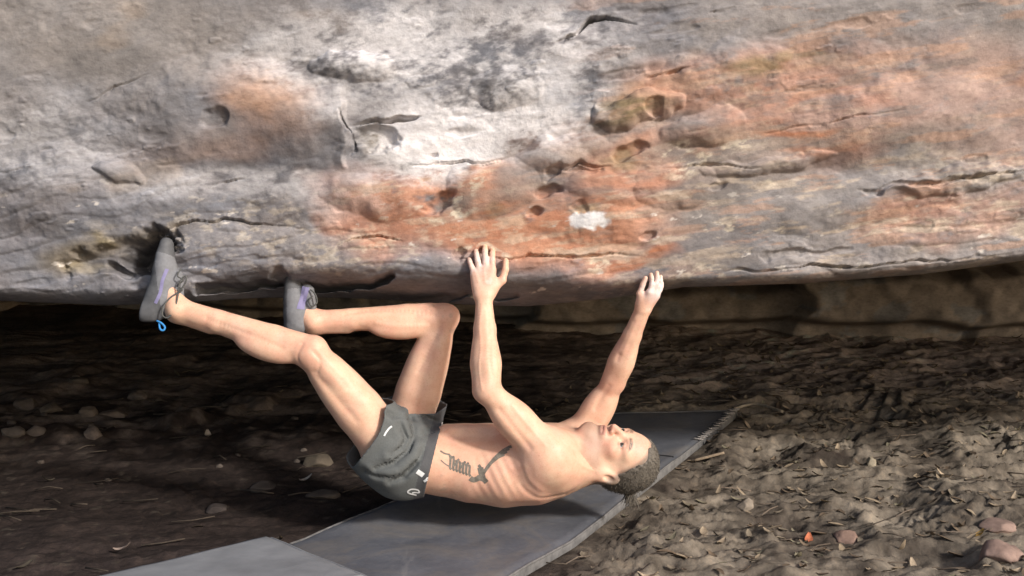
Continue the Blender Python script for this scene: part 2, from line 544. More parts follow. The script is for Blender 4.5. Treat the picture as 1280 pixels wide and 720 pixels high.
    stk = fbm(gx * 4.5, gz * 26, 3, 5, 191, .62)
    rt = sstep(640, 860, qx + 120 * n1) * (~far)
    C = over(C, (0.54, 0.33, 0.23), 0.5 * rt * sstep(.10, .34, stk))
    C = over(C, (0.58, 0.47, 0.37), 0.7 * rt * sstep(.12, .36, fbm(gx * 6, gz * 30, 8, 5, 193, .62)) * sstep(120, 260, qy))
    C = over(C, (0.22, 0.195, 0.18), 0.5 * rt * sstep(.16, .40, fbm(gx * 5, gz * 24, 12, 5, 195, .62)))
    C = over(C, (0.33, 0.26, 0.205), 0.5 * (~far) * sstep(.22, .5, fbm(gx * 3, gz * 8, 15, 4, 197)) * sstep(560, 300, qx))
    C = over(C, (0.34, 0.265, 0.12), blob([(138, 306, 14, 6, 0, .5), (105, 340, 34, 6, 10, .3)], 0.7))
    wh = blob([(555, 180, 110, 36, 0, 1.0), (600, 150, 140, 44, 0, .75), (520, 60, 190, 60, 0, .65), (660, 70, 130, 60, 0, .55), (640, 190, 80, 22, 0, .45), (330, 240, 170, 24, 0, .35), (450, 130, 80, 25, 0, .4), (60, 180, 100, 60, 0, .25)], 0.55)
    C = over(C, (0.84, 0.80, 0.80), wh * sstep(-0.5, 0.45, n2 + 0.85 * n3 + 0.22 + 0.75 * sstep(.6, 1, wh)))
    sp = blob([(550, 240, 60, 14, 0, 1), (545, 265, 60, 8, 0, 1), (880, 200, 70, 10, -8, .7), (935, 298, 60, 9, 0, 1), (1065, 272, 26, 6, -20, 1), (740, 318, 60, 6, 0, .8), (945, 240, 26, 6, 0, .7), (890, 255, 14, 5, 0, .8), (1070, 228, 40, 6, -8, .5), (600, 320, 60, 4, 0, .8), (870, 345, 140, 6, 0, .5), (1180, 275, 90, 10, -8, .5), (980, 345, 250, 9, -3, .35), (380, 300, 250, 30, 0, .35), (1230, 200, 80, 20, 0, .3)], 0.5)
    C = over(C, (0.70, 0.60, 0.47), sp * sstep(0.0, 0.45, n3 + 0.5 * n2))
    r, _, _ = ell(qx + 10 * fbm(x * 30, z * 30, 0, 3, 151), qy + 8 * fbm(x * 30, z * 30, 4, 3, 152), 734, 276, 27, 14, -4)
    C = over(C, (0.86, 0.84, 0.84), (1 - sstep(0.75, 1.05, r)) * (1 - far))
    fl = sstep(0.52, 0.62, fbm(gx * 15, gz * 34, 2, 4, 161, 0.6)) * sstep(200, 280, qy) * 0.75
    C = over(C, (0.66, 0.6, 0.54), fl * (~far))
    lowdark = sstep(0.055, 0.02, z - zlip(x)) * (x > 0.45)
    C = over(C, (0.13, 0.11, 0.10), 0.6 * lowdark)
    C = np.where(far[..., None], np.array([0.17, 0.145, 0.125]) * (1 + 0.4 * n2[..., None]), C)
    C = np.clip(C, 0.03, 0.9)
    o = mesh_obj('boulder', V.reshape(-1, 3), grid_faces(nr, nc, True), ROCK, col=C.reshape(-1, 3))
    tag(o, 'huge overhanging grey boulder streaked orange and white, roofing the dark cave', 'boulder')
    return o


def gh(x, y):
    """base height of the ground"""
    return 0.10 * np.clip(y - 4.0, 0, 6.0) + 0.02 * np.clip(x - 0.6, 0, 4) * sstep(4, 7, y)


boulder = build_boulder()


def build_back_wall():
    xs = np.arange(-7, 7.01, 0.02)
    zs = np.arange(-0.2, 2.2, 0.016)
    X, Z = np.meshgrid(xs, zs)
    yb = 7.45 - 0.12 * np.clip(X, 0, 5) + 0.25 * np.clip(-X, 0, 3)
    u = X * 1.15 + 0.5 * fbm(X * 1.6, Z * 1.6, 0, 4, 3)
    ci = np.floor(u)
    cell = _h(ci.astype(np.int64) + 40, np.zeros_like(ci, dtype=np.int64), np.full_like(ci, 9).astype(np.int64))
    fr = u - ci
    gap = 1 - sstep(0.0, 0.07, np.minimum(fr, 1 - fr))
    top = 0.62 + 0.04 * cell + 0.03 * X.clip(0, 3)
    D = 0.14 * cell - 0.05 * gap * (0.4 + 0.6 * sstep(-.1, .3, fbm(X * 3, Z * 3, 5, 3, 4))) * (Z < top + .05) + 0.05 * fbm(X * 3, Z * 3, 0, 4, 7) + 0.025 * fbm(X * 11, Z * 14, 0, 4, 8, .6)
    back = sstep(top - 0.03, top + 0.06, Z + 0.03 * fbm(X * 6, 0, 0, 3, 11))
    D -= 0.35 * back * (0.7 + 0.3 * fbm(X * 2, Z * 5, 0, 3, 17))
    base = sstep(0.34, 0.28, Z - gh(X, yb) + 0.22 + 0.03 * fbm(X * 3, 0, 4, 3, 19))
    D -= 0.22 * base
    V = np.stack([X, yb - D, Z], -1).reshape(-1, 3)
    n = fbm(X * 5, Z * 5, 0, 5, 55)
    c = np.array([0.33, 0.275, 0.235]) * (1 + 0.45 * n)[..., None]
    c = np.where((fbm(X * 2.5, Z * 4, 0, 4, 66) > 0.22)[..., None], np.array([0.29, 0.27, 0.26]) * (1 + 0.4 * n)[..., None], c)
    o = mesh_obj('rock_wall', V, grid_faces(*X.shape), ROCK, col=np.clip(c.reshape(-1, 3), 0.02, 0.6))
    tag(o, 'low brown rock wall split by joints, closing the back of the cave', 'rock wall')


build_back_wall()


# ================================================================== GROUND
def ground_relief(x, y):
    w = 0.12 * fbm(x * 2.2, y * 2.2, 0, 3, 201)
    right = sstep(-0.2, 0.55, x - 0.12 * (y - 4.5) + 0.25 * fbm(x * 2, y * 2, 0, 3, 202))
    h = 0.035 * fbm(x * 1.3, y * 1.3, 0, 3, 210)
    clod = ridged(x * 3.0 + w * 3, y * 5.0 - x * 1.2, 0, 4, 211)
    h = h + (0.012 + 0.040 * right) * (clod - 0.3)
    # flat overlapping flakes of litter: tilted plates with a sharp front edge
    for s, (fx, fy, a) in enumerate([(4.0, 7.5, 0.034), (9.0, 15.0, 0.015)]):
        q = y * fy - x * fx * 0.25 + 1.3 * fbm(x * fx * .6, y * fy * .3, 0, 3, 220 + s) + 4 * vn(x * fx * 0.5, 0.3, 0, 230 + s)
        fr = q - np.floor(q)
        pl = (1 - sstep(0.86, 1.0, fr)) * fr
        m = sstep(-0.2, 0.3, fbm(x * fx * .35, y * fy * .25, 3, 3, 240 + s))
        h = h + (0.25 + 0.75 * right) * a * pl * m
    h = h + (0.005 + 0.009 * right) * fbm(x * 22, y * 30, 0, 4, 250, 0.6)
    h = h + 0.03 * ridged(x * 4, y * 6, 0, 3, 262) * sstep(4.6, 5.3, y) * (1 - right)
    h = h + 0.05 * sstep(0.15, 0.6, fbm(x * 4, y * 4, 7, 3, 260)) * sstep(4.8, 5.6, y) * sstep(-0.4, -1.0, x - 0.0)
    return h, right


# the two pads' outlines, needed to keep the ground flat under them
PADA = np.array([(-0.725, 3.955), (0.40, 5.58), (1.03, 5.60), (-0.19, 3.24)])
PADB = np.array([(-0.765, 3.87), (-0.40, 3.44), (-1.00, 2.76), (-1.45, 3.10)])


def quad_sd(x, y, Q):
    """signed distance-ish inside measure (positive inside)"""
    c = Q.mean(0)
    d = np.full(np.shape(x), 1e9)
    for i in range(4):
        a, b = Q[i], Q[(i + 1) % 4]
        n = np.array([-(b - a)[1], (b - a)[0]])
        n = n / np.linalg.norm(n)
        if np.dot(c - a, n) < 0:
            n = -n
        d = np.minimum(d, (x - a[0]) * n[0] + (y - a[1]) * n[1])
    return d


def build_ground():
    def axis(lo, hi, st, out, k):
        o = np.cumsum(st * k ** np.arange(out))
        return np.concatenate([lo - o[::-1], np.arange(lo, hi, st), hi + o])
    xs = axis(-2.4, 2.6, 0.0095, 58, 1.16)
    ys = axis(3.3, 7.6, 0.0105, 58, 1.155)
    X, Y = np.meshgrid(xs, ys)
    core = sstep(9, 4, np.abs(X)) * sstep(14, 9, np.abs(Y - 5.5))
    h, right = ground_relief(X, Y)
    ins = np.maximum(quad_sd(X, Y, PADA), quad_sd(X, Y, PADB))
    flat = sstep(-0.10, 0.03, ins)
    h = h * (1 - 0.45 * sstep(5.2, 6.2, Y))
    h = h * (1 - flat) - 0.012 * flat
    roll = 0.4 * fbm(X * 0.06, Y * 0.06, 0, 3, 270) * sstep(6, 30, np.hypot(X, Y - 4))
    Z = gh(X, Y) + h * core + roll
    n1 = fbm(X * 3, Y * 4, 0, 4, 280)
    n2 = fbm(X * 9, Y * 14, 0, 4, 281, 0.6)
    n3 = fbm(X * 30, Y * 40, 0, 3, 282)
    dark = np.array([0.031, 0.0225, 0.0195])  # left soil this dark stands for the shade lying over it
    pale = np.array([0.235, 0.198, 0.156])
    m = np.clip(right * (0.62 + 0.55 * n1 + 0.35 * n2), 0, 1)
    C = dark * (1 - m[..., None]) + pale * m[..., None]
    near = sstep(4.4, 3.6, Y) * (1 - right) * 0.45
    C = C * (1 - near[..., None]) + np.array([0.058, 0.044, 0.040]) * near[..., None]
    lft = sstep(4.7, 5.4, Y) * (1 - right) * sstep(-.3, .5, n1 + n2) * .55  # patches of left soil paled, fill light put into the colour
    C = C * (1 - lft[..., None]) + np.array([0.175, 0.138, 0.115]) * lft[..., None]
    cave = sstep(5.6, 6.6, Y) * (0.4 + 0.6 * sstep(-0.5, 0.8, n1)) * 0.85  # cave floor paled to paint in fill light, less of it at left
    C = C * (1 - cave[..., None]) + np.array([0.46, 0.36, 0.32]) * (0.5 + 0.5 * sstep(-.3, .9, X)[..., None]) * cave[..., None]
    C = C * (1 + 0.35 * n2 + 0.25 * n3)[..., None]
    spk = sstep(0.5, 0.62, fbm(X * 26, Y * 36, 3, 3, 290))
    C = C * (1 - 0.6 * spk[..., None]) + np.array([0.2, 0.165, 0.13]) * (0.6 * spk[..., None]) * (0.4 + 0.6 * right[..., None])
    global GXS, GYS, GZ
    GXS, GYS, GZ = xs, ys, Z
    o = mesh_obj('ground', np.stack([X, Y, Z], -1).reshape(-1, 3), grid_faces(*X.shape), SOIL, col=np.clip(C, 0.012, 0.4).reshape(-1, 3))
    tag(o, kind='structure')
    return o


ground = build_ground()
bpy.context.view_layer.update()


def bvh_of(o):
    me = o.data
    n = len(me.vertices)
    co = np.empty(n * 3, np.float32)
    me.vertices.foreach_get('co', co)
    fs = [tuple(p.vertices) for p in me.polygons]
    return BVHTree.FromPolygons([Vector(v) for v in co.reshape(-1, 3)], fs)


def ground_z(x, y):
    i = int(np.clip(np.searchsorted(GXS, x) - 1, 0, len(GXS) - 2))
    j = int(np.clip(np.searchsorted(GYS, y) - 1, 0, len(GYS) - 2))
    u = (x - GXS[i]) / (GXS[i + 1] - GXS[i])
    v = (y - GYS[j]) / (GYS[j + 1] - GYS[j])
    return float((GZ[j, i] * (1 - u) + GZ[j, i + 1] * u) * (1 - v) + (GZ[j + 1, i] * (1 - u) + GZ[j + 1, i + 1] * u) * v)


def ground_at(px, py):
    d = P(px, py, 1.0) - CAMP
    t = 2.5
    for _ in range(900):
        p = CAMP + d * t
        if p[2] <= ground_z(p[0], p[1]):
            break
        t += 0.008
    return CAMP + d * t


# ================================================================== PADS
def pad_mat():
    m, nt, b = mat_new('pad_vinyl', 0.62, 0.35)
    n = noise_tex(nt, 6, 5, 0.65)
    r = ramp(nt, n.outputs['Fac'], [(0.3, (0.088, 0.092, 0.107)), (0.7, (0.132, 0.137, 0.156))])
    n2 = noise_tex(nt, 35, 5, 0.7, dist=0.8)
    r2 = ramp(nt, n2.outputs['Fac'], [(0.5, (1, 1, 1)), (0.72, (1.5, 1.42, 1.32))])
    c = mixc(nt, r.outputs['Color'], r2.outputs['Color'], 0.6, 'MULTIPLY')
    n7 = noise_tex(nt, 3.2, 6, 0.7, dist=1.2)
    r7 = ramp(nt, n7.outputs['Fac'], [(0.48, (0, 0, 0)), (0.68, (0.55, 0.55, 0.55))])
    c = mixc(nt, c, (0.20, 0.175, 0.15), r7.outputs['Color'])
    n8 = noise_tex(nt, 9, 5, 0.75, (1.0, 0.12, 1), (0, 0, math.radians(-35)))
    r8 = ramp(nt, n8.outputs['Fac'], [(0.62, (0, 0, 0)), (0.70, (0.35, 0.35, 0.35))])
    c = mixc(nt, c, (0.24, 0.23, 0.225), r8.outputs['Color'])
    nt.links.new(c, b.inputs['Base Color'])
    n3 = noise_tex(nt, 120, 3, 0.6)
    bump(nt, b, [(n.outputs['Fac'], 0.3, 0.02), (n3.outputs['Fac'], 0.2, 0.001)])
    return m


PADM = pad_mat()
PADM2 = simple_mat('pale_pad_vinyl', (0.215, 0.22, 0.232), 0.6, 0.35, 0.2, 6, 0.008)
EDGE = simple_mat('pad_side_cloth', (0.145, 0.139, 0.136), 0.8, 0.2, 0.3, 30, 0.002)
SEAM = simple_mat('dark_seam', (0.02, 0.02, 0.022), 0.8, 0.2, 0.2, 60)
TEETH = simple_mat('frayed_hem_tape', (0.28, 0.26, 0.25), 0.85, 0.2, 0.25, 60)


def slab(Q, thick, n=56, m=36, wav=0.006, lift=0.0, seed=0, edge_round=0.02):
    """pad top and sides as one closed sheet; Q in order A, far-left, far-right, near"""
    u = np.linspace(0, 1, n)
    v = np.linspace(0, 1, m)
    U, Vv = np.meshgrid(u, v)
    B = ((1 - U) * (1 - Vv))[..., None] * Q[0] + (U * (1 - Vv))[..., None] * Q[1] + (U * Vv)[..., None] * Q[2] + ((1 - U) * Vv)[..., None] * Q[3]
    X, Y = B[..., 0], B[..., 1]
    e = np.minimum(np.minimum(U, 1 - U) * 2.0, np.minimum(Vv, 1 - Vv) * 0.9)
    rnd = np.sqrt(np.clip(1 - (1 - np.clip(e / edge_round, 0, 1)) ** 2, 0, 1))
    Z0 = gh(X, Y) + lift
    Zt = Z0 + thick * (0.72 + 0.28 * rnd) + wav * fbm(X * 3.2, Y * 3.2, 0, 3, 300 + seed) + 0.002 * fbm(X * 14, Y * 14, 0, 3, 301 + seed)
    return X, Y, Z0 - 0.006, Zt


def pad(name, Q, thick, mat, label, wav, lift, seed, edge_mat):
    X, Y, Z0, Zt = slab(Q, thick, wav=wav, lift=lift, seed=seed)
    c = Q.mean(0)
    root = empty(name, (c[0], c[1], float(gh(c[0], c[1]))))
    tag(root, label, 'crash pad', 'crash pads under the boulder')
    mesh_obj('pad_top', np.stack([X, Y, Zt], -1).reshape(-1, 3), grid_faces(*X.shape), mat, root)
    m, n = X.shape
    loop = [(0, j) for j in range(n)] + [(i, n - 1) for i in range(1, m)] + [(m - 1, j) for j in range(n - 2, -1, -1)] + [(i, 0) for i in range(m - 2, 0, -1)]
    V, k = [], len(loop)
    for (i, j) in loop:
        x, y = X[i, j], Y[i, j]
        d = np.array([x, y]) - c
        d /= np.linalg.norm(d)
        zt, zb = Zt[i, j], Z0[i, j]
        V += [(x, y, zt), (x + d[0] * .004, y + d[1] * .004, zt - 0.006), (x + d[0] * .006, y + d[1] * .006, (zt + zb) / 2), (x + d[0] * .002, y + d[1] * .002, zb)]
    Fc = []
    for a in range(k):
        b = (a + 1) % k
        for q in range(3):
            Fc.append((a * 4 + q, a * 4 + q + 1, b * 4 + q + 1, b * 4 + q))
    mesh_obj('side_band', V, Fc, edge_mat, root)
    rim = [np.array(V[a * 4]) + np.array([0, 0, 0.001]) for a in range(k)]
    tv, tf = tube(rim[::2], 0.0045, 6, True)
    mesh_obj('piping', tv, tf, edge_mat, root)
    return root, X, Y, Zt


padA, pX, pY, pZ = pad('crash_pad', PADA, 0.029, PADM, 'long dark grey crash pad lying under the climber, pale rim along its right edge', 0.008, 0.0, 0, EDGE)
padB, _, _, _ = pad('crash_pad', PADB, 0.055, PADM2, 'lighter grey crash pad in the near left corner, butted against the long pad', 0.004, 0.022, 9, PADM2)


def pad_pt(u, v, dz=0.0):
    p = (1 - u) * (1 - v) * PADA[0] + u * (1 - v) * PADA[1] + u * v * PADA[2] + (1 - u) * v * PADA[3]
    j = int(round(u * (pX.shape[1] - 1)))
    i = int(round(v * (pX.shape[0] - 1)))
    return np.array([p[0], p[1], pZ[i, j] + dz])


# fold seam across the pad, and the frayed tape along the far right edge
sv, sf = tube([pad_pt(0.69 + 0.01 * math.sin(t * 9), t, 0.0015) for t in np.linspace(0.02, 0.98, 30)], 0.004, 6)
mesh_obj('fold_seam', sv, sf, SEAM, padA)
V, Fc = [], []
zz = []
for k in range(19):
    u = 0.80 + 0.2 * k / 18
    a = pad_pt(u, 0.965, 0.004)
    b = pad_pt(min(u + 0.004, 1), 1.0, 0.008) + np.array([0.012, 0, 0.0])
    zz += [a, b] if True else []
tv, tf = tube([p + np.array([0, 0, 0.004]) for p in zz], 0.0042, 5)
mesh_obj('frayed_tape', tv, tf, TEETH, padA)


# ================================================================== implicit surfaces (the climber)
class Field:
    def __init__(s, lo, hi, h):
        s.lo = np.array(lo, np.float64)
        s.h = h
        s.n = np.ceil((np.array(hi) - s.lo) / h).astype(int) + 1
        s.F = np.full(s.n, 0.5, np.float32)

    def box(s, lo, hi):
        a = np.clip(np.floor((np.array(lo) - s.lo) / s.h).astype(int), 0, s.n)
        b = np.clip(np.ceil((np.array(hi) - s.lo) / s.h).astype(int) + 1, 0, s.n)
        if np.any(b <= a):
            return None
        sl = tuple(slice(int(i), int(j)) for i, j in zip(a, b))
        g = [(np.arange(int(i), int(j)) * s.h + s.lo[k]).astype(np.float32) for k, (i, j) in enumerate(zip(a, b))]
        return sl, g[0][:, None, None], g[1][None, :, None], g[2][None, None, :]

    def merge(s, sl, d, k, op='u'):
        A = s.F[sl]
        if op == 'u':
            if k > 0:
                q = np.clip(k - np.abs(A - d), 0, None) / k
                s.F[sl] = np.minimum(A, d) - q * q * k * 0.25
            else:
                s.F[sl] = np.minimum(A, d)
        else:                                   # subtract
            d = -d
            if k > 0:
                q = np.clip(k - np.abs(A - d), 0, None) / k
                s.F[sl] = np.maximum(A, d) + q * q * k * 0.25
            else:
                s.F[sl] = np.maximum(A, d)

    def cone(s, a, b, ra, rb, k=0.02, e1=None, q=1.0, op='u'):
        """tapered capsule; q widens it along direction e1"""
        a, b = np.asarray(a, float), np.asarray(b, float)
        R = max(ra, rb) * max(1, q)
        bx = s.box(np.minimum(a, b) - R - k - 0.03, np.maximum(a, b) + R + k + 0.03)
        if bx is None:
            return
        sl, x, y, z = bx
        v = b - a
        L2 = float(v @ v) + 1e-12
        X, Y, Z = x - a[0], y - a[1], z - a[2]
        t = np.clip((X * v[0] + Y * v[1] + Z * v[2]) / L2, 0, 1)
        X, Y, Z = X - t * v[0], Y - t * v[1], Z - t * v[2]
        rr = ra + (rb - ra) * t
        if e1 is not None and q != 1.0:
            e = np.asarray(e1, float)
            e = e - v * (e @ v) / L2
            e /= np.linalg.norm(e)
            c = X * e[0] + Y * e[1] + Z * e[2]
            m = c * (1 / q - 1)
            X, Y, Z = X + m * e[0], Y + m * e[1], Z + m * e[2]
        d = np.sqrt(X * X + Y * Y + Z * Z) - rr
        if q < 1:
            d = d * (0.5 + 0.5 * q)
        s.merge(sl, d.astype(np.float32), k, op)

    def chain(s, pts, rads, k=0.02, e1=None, q=1.0):
        for i in range(len(pts) - 1):
            s.cone(pts[i], pts[i + 1], rads[i], rads[i + 1], k if i == 0 else min(k, 0.012), e1, q if np.isscalar(q) else q[i])

    def ell(s, c, ax, rad, k=0.02, op='u'):
        """ellipsoid, ax = 3 orthonormal rows"""
        c = np.asarray(c, float)
        R = max(rad)
        bx = s.box(c - R - k - 0.03, c + R + k + 0.03)
        if bx is None:
            return
        sl, x, y, z = bx
        X, Y, Z = x - c[0], y - c[1], z - c[2]
        k0 = k1 = 0
        for a, r in zip(ax, rad):
            p = X * a[0] + Y * a[1] + Z * a[2]
            k0 = k0 + (p / r) ** 2
            k1 = k1 + (p / (r * r)) ** 2
        k0 = np.sqrt(k0)
        d = k0 * (k0 - 1) / (np.sqrt(k1) + 1e-6)
        s.merge(sl, d.astype(np.float32), k, op)

    def mesh(s):
        F_, n = s.F, s.n
        ins = F_ < 0
        cnt = np.zeros(n - 1, np.int8)
        for a in (0, 1):
            for b in (0, 1):
                for c in (0, 1):
                    cnt += ins[a:n[0] - 1 + a, b:n[1] - 1 + b, c:n[2] - 1 + c]
        act = (cnt > 0) & (cnt < 8)
        I, J, K = np.nonzero(act)
        idx = np.full(n - 1, -1, np.int32)
        idx[I, J, K] = np.arange(len(I), dtype=np.int32)
        cor = {(a, b, c): F_[I + a, J + b, K + c] for a in (0, 1) for b in (0, 1) for c in (0, 1)}
        acc = np.zeros((len(I), 3))
        num = np.zeros(len(I))
        for ax in range(3):
            for p in (0, 1):
                for q in (0, 1):
                    c0 = [p, q]
                    c0.insert(ax, 0)
                    c1 = [p, q]
                    c1.insert(ax, 1)
                    f0, f1 = cor[tuple(c0)], cor[tuple(c1)]
                    cr = (f0 < 0) != (f1 < 0)
                    t = np.where(cr, f0 / np.where(cr, f0 - f1, 1), 0)
                    pos = np.zeros((len(I), 3))
                    pos[:] = c0
                    pos[:, ax] = t
                    acc += pos * cr[:, None]
                    num += cr
        V = (np.stack([I, J, K], -1) + acc / num[:, None]) * s.h + s.lo
        quads = []
        for ax in range(3):
            o1, o2 = [(1, 2), (2, 0), (0, 1)][ax]
            a = [slice(1, n[d] - 1) for d in range(3)]
            a[ax] = slice(0, n[ax] - 1)
            b = list(a)
            b[ax] = slice(1, n[ax])
            A, B = ins[tuple(a)], ins[tuple(b)]
            E = np.argwhere(A != B)
            if not len(E):
                continue
            flip = A[tuple(E.T)]
            off = np.array([0 if d == ax else 1 for d in range(3)])
            E = E + off

            def cell(d1, d2):
                e = E.copy()
                e[:, o1] -= d1
                e[:, o2] -= d2
                return idx[e[:, 0], e[:, 1], e[:, 2]]
            q = np.stack([cell(1, 1), cell(0, 1), cell(0, 0), cell(1, 0)], -1)
            q[~flip] = q[~flip][:, ::-1]
            quads.append(q)
        return V, np.concatenate(quads)


def unit(v):
    v = np.asarray(v, float)
    return v / np.linalg.norm(v)


def frame(axis, ref):
    a = unit(axis)
    r = np.asarray(ref, float)
    b = unit(r - a * (a @ r))
    return np.array([a, b, np.cross(a, b)])


def relax(V, Q, it=2, lam=0.5):
    n = len(V)
    for _ in range(it):
        acc = np.zeros_like(V)
        num = np.zeros(n)
        for i in range(4):
            a, b = Q[:, i], Q[:, (i + 1) % 4]
            for c in range(3):
                acc[:, c] += np.bincount(a, V[b, c], n) + np.bincount(b, V[a, c], n)
            num += np.bincount(a, minlength=n) + np.bincount(b, minlength=n)
        V = V + lam * (acc / np.maximum(num, 1)[:, None] - V)
    return V


# ---------------- joints (x right, y away from the viewer, z up)
YC = 4.09
Lhip, Lkn, Lan = P(488, 560, 4.0), P(390, 442, 3.90), P(222, 387, 3.97)
Rhip, Rkn, Ran = P(503, 552, 4.18), P(553, 398, 4.16), P(392, 402, 4.13)
Lsh, Lel, Lwr = P(688, 572, 3.94), P(608, 487, 3.89), P(605, 372, 3.99)
Rsh, Rel, Rwr = P(722, 555, 4.22), P(766, 478, 4.15), P(803, 388, 4.07)
YV = np.array([0, 1.0, 0])
UPI = np.array([0, 0, 1.0])
B = Field((-1.16, 3.70, 0.05), (0.66, 4.42, 1.02), 0.0036)

# torso
tor = [(486, 566, .092, 1.62), (520, 572, .100, 1.52), (552, 577, .104, 1.42), (590, 582, .113, 1.40), (630, 583, .126, 1.40), (668, 579, .128, 1.42), (700, 574, .112, 1.5), (722, 572, .085, 1.5)]
tp = [P(a, b, YC) for a, b, _, _ in tor]
for i in range(len(tor) - 1):
    B.cone(tp[i], tp[i + 1], tor[i][2], tor[i + 1][2], 0.03 if i else 0.0, YV, (tor[i][3] + tor[i + 1][3]) / 2)
ta = unit(tp[5] - tp[1])
tn = np.array([-ta[2], 0, ta[0]])                     # out of the belly (upwards)
fr_t = np.array([ta, YV, tn])
for sy in (-1, 1):
    B.ell(P(676, 545, YC + sy * 0.075), fr_t, (.075, .075, .032), 0.03)        # pectorals
    B.ell(P(650, 596, YC + sy * 0.13), fr_t, (.10, .038, .065), 0.035)          # lats
    B.ell(P(694, 597, YC + sy * 0.128), fr_t, (.070, .034, .046), 0.016)
    for q_ in range(3):
        B.ell(P(565 + 26 * q_, 536, YC + sy * 0.036), fr_t, (.040, .032, .013), 0.03)           # abdominals
    B.ell(P(500, 592, YC + sy * 0.075), fr_t, (.085, .075, .07), 0.04)          # buttocks
# neck and shoulder girdle
neck0, neck1 = P(722, 575, 4.08), P(757, 577, 4.07)
B.cone(neck0, neck1, .068, .056, 0.03)
for S_, yy in ((Lsh, 4.03), (Rsh, 4.14)):
    B.cone(P(728, 576, yy), S_ + np.array([0.0, 0, 0.0]), .055, .060, 0.06)


def arm(sh, el, wr, tric, rs, far):
    ax = unit(el - sh)
    B.ell(sh + 0.02 * ax, frame(ax, tric), (.085, .062 * rs, .062 * rs), 0.07)   # deltoid
    m = sh * .45 + el * .55
    B.chain([sh, m, el], [.056 * rs, .043 * rs, .035 * rs], 0.03)
    B.ell(sh * .48 + el * .52 + tric * .022, frame(ax, tric), (.105, .036 * rs, .044 * rs), 0.016)
    B.ell(sh * .5 + el * .5 - tric * .020, frame(ax, tric), (.10, .036 * rs, .046 * rs), 0.016)
    fa = unit(wr - el)
    B.chain([el, el * .72 + wr * .28, el * .35 + wr * .65, wr], [.037 * rs, .040 * rs, .031 * rs, .026], 0.02)
    B.ell(el * .75 + wr * .25 + np.array([0.012, -0.006, 0]), frame(fa, [1, 0, 0]), (.095, .032 * rs, .040 * rs), 0.014)
    B.ell(el * .72 + wr * .28 + np.array([-0.014, 0.006, 0]), frame(fa, [1, 0, 0]), (.10, .029 * rs, .037 * rs), 0.014)
    for q_ in (-1, 1):
        B.cone(el * .55 + wr * .45 + np.array([q_ * .012, -.026, 0]), wr + np.array([q_ * .012, -.014, 0]), .010, .0065, 0.010)
    B.ell(el + tric * .018, frame(ax, tric), (.025, .022, .026), 0.014)            # elbow point


arm(Lsh, Lel, Lwr, unit([-.62, -.2, -.62]), 1.13, False)
arm(Rsh, Rel, Rwr, unit([.75, -.1, -.35]), 0.98, True)


def leg(hip, kn, an, back, calfdir, rs):
    ax = unit(kn - hip)
    B.chain([hip, hip * .6 + kn * .4, hip * .18 + kn * .82, kn], [.088 * rs, .076 * rs, .055 * rs, .050 * rs], 0.04)
    fr = frame(ax, back)
    B.ell(hip * .48 + kn * .52 - back * .022, fr, (.165, .050 * rs, .068 * rs), 0.02)   # quadriceps
    B.ell(kn * .78 + hip * .22 - back * .018 - YV * .030, fr, (.075, .030, .034), 0.016)   # inner and outer heads
    B.ell(kn * .74 + hip * .26 - back * .016 + YV * .032, fr, (.085, .028, .034), 0.016)
    B.ell(hip * .5 + kn * .5 + back * .028, fr, (.165, .046 * rs, .062 * rs), 0.018)     # hamstrings
    B.ell(kn - back * .024 + 0.012 * ax, fr, (.034, .030, .034), 0.018)              # kneecap
    sx = unit(an - kn)
    fs = frame(sx, calfdir)
    B.chain([kn, kn * .72 + an * .28, kn * .3 + an * .7, an], [.048 * rs, .045 * rs, .034 * rs, .032], 0.022)
    B.ell(kn * .68 + an * .32 + calfdir * .024 - YV * .016, fs, (.110, .044 * rs, .040 * rs), 0.012)
    B.ell(kn * .70 + an * .30 + calfdir * .022 + YV * .020, fs, (.105, .042 * rs, .036 * rs), 0.012)
    B.ell(kn * .62 + an * .38 - YV * .026 - calfdir * .006, fs, (.12, .028, .018), 0.012)
    B.cone(kn * .9 + an * .1 - calfdir * .026, an - calfdir * .008, .024, .022, 0.025)   # shin
    for sy in (-1, 1):
        B.ell(an + YV * sy * .028, np.eye(3), (.016, .014, .017), 0.018)                # ankle bones
    B.cone(an * .75 + kn * .25 + calfdir * .03, an + calfdir * .030 + sx * .01, .012, .011, 0.02)   # tendon


leg(Lhip, Lkn, Lan, unit([-.72, 0, -.6]), unit([-.2, 0.05, -1]), 1.0)
leg(Rhip, Rkn, Ran, unit([-1, 0, .2]), unit([0.1, 0.05, -1]), 0.98)
# the feet reach into the shoes
B.cone(Lan, P(203, 345, 4.0), .034, .026, 0.03)
B.cone(Ran, P(370, 380, 4.13), .034, .026, 0.03)


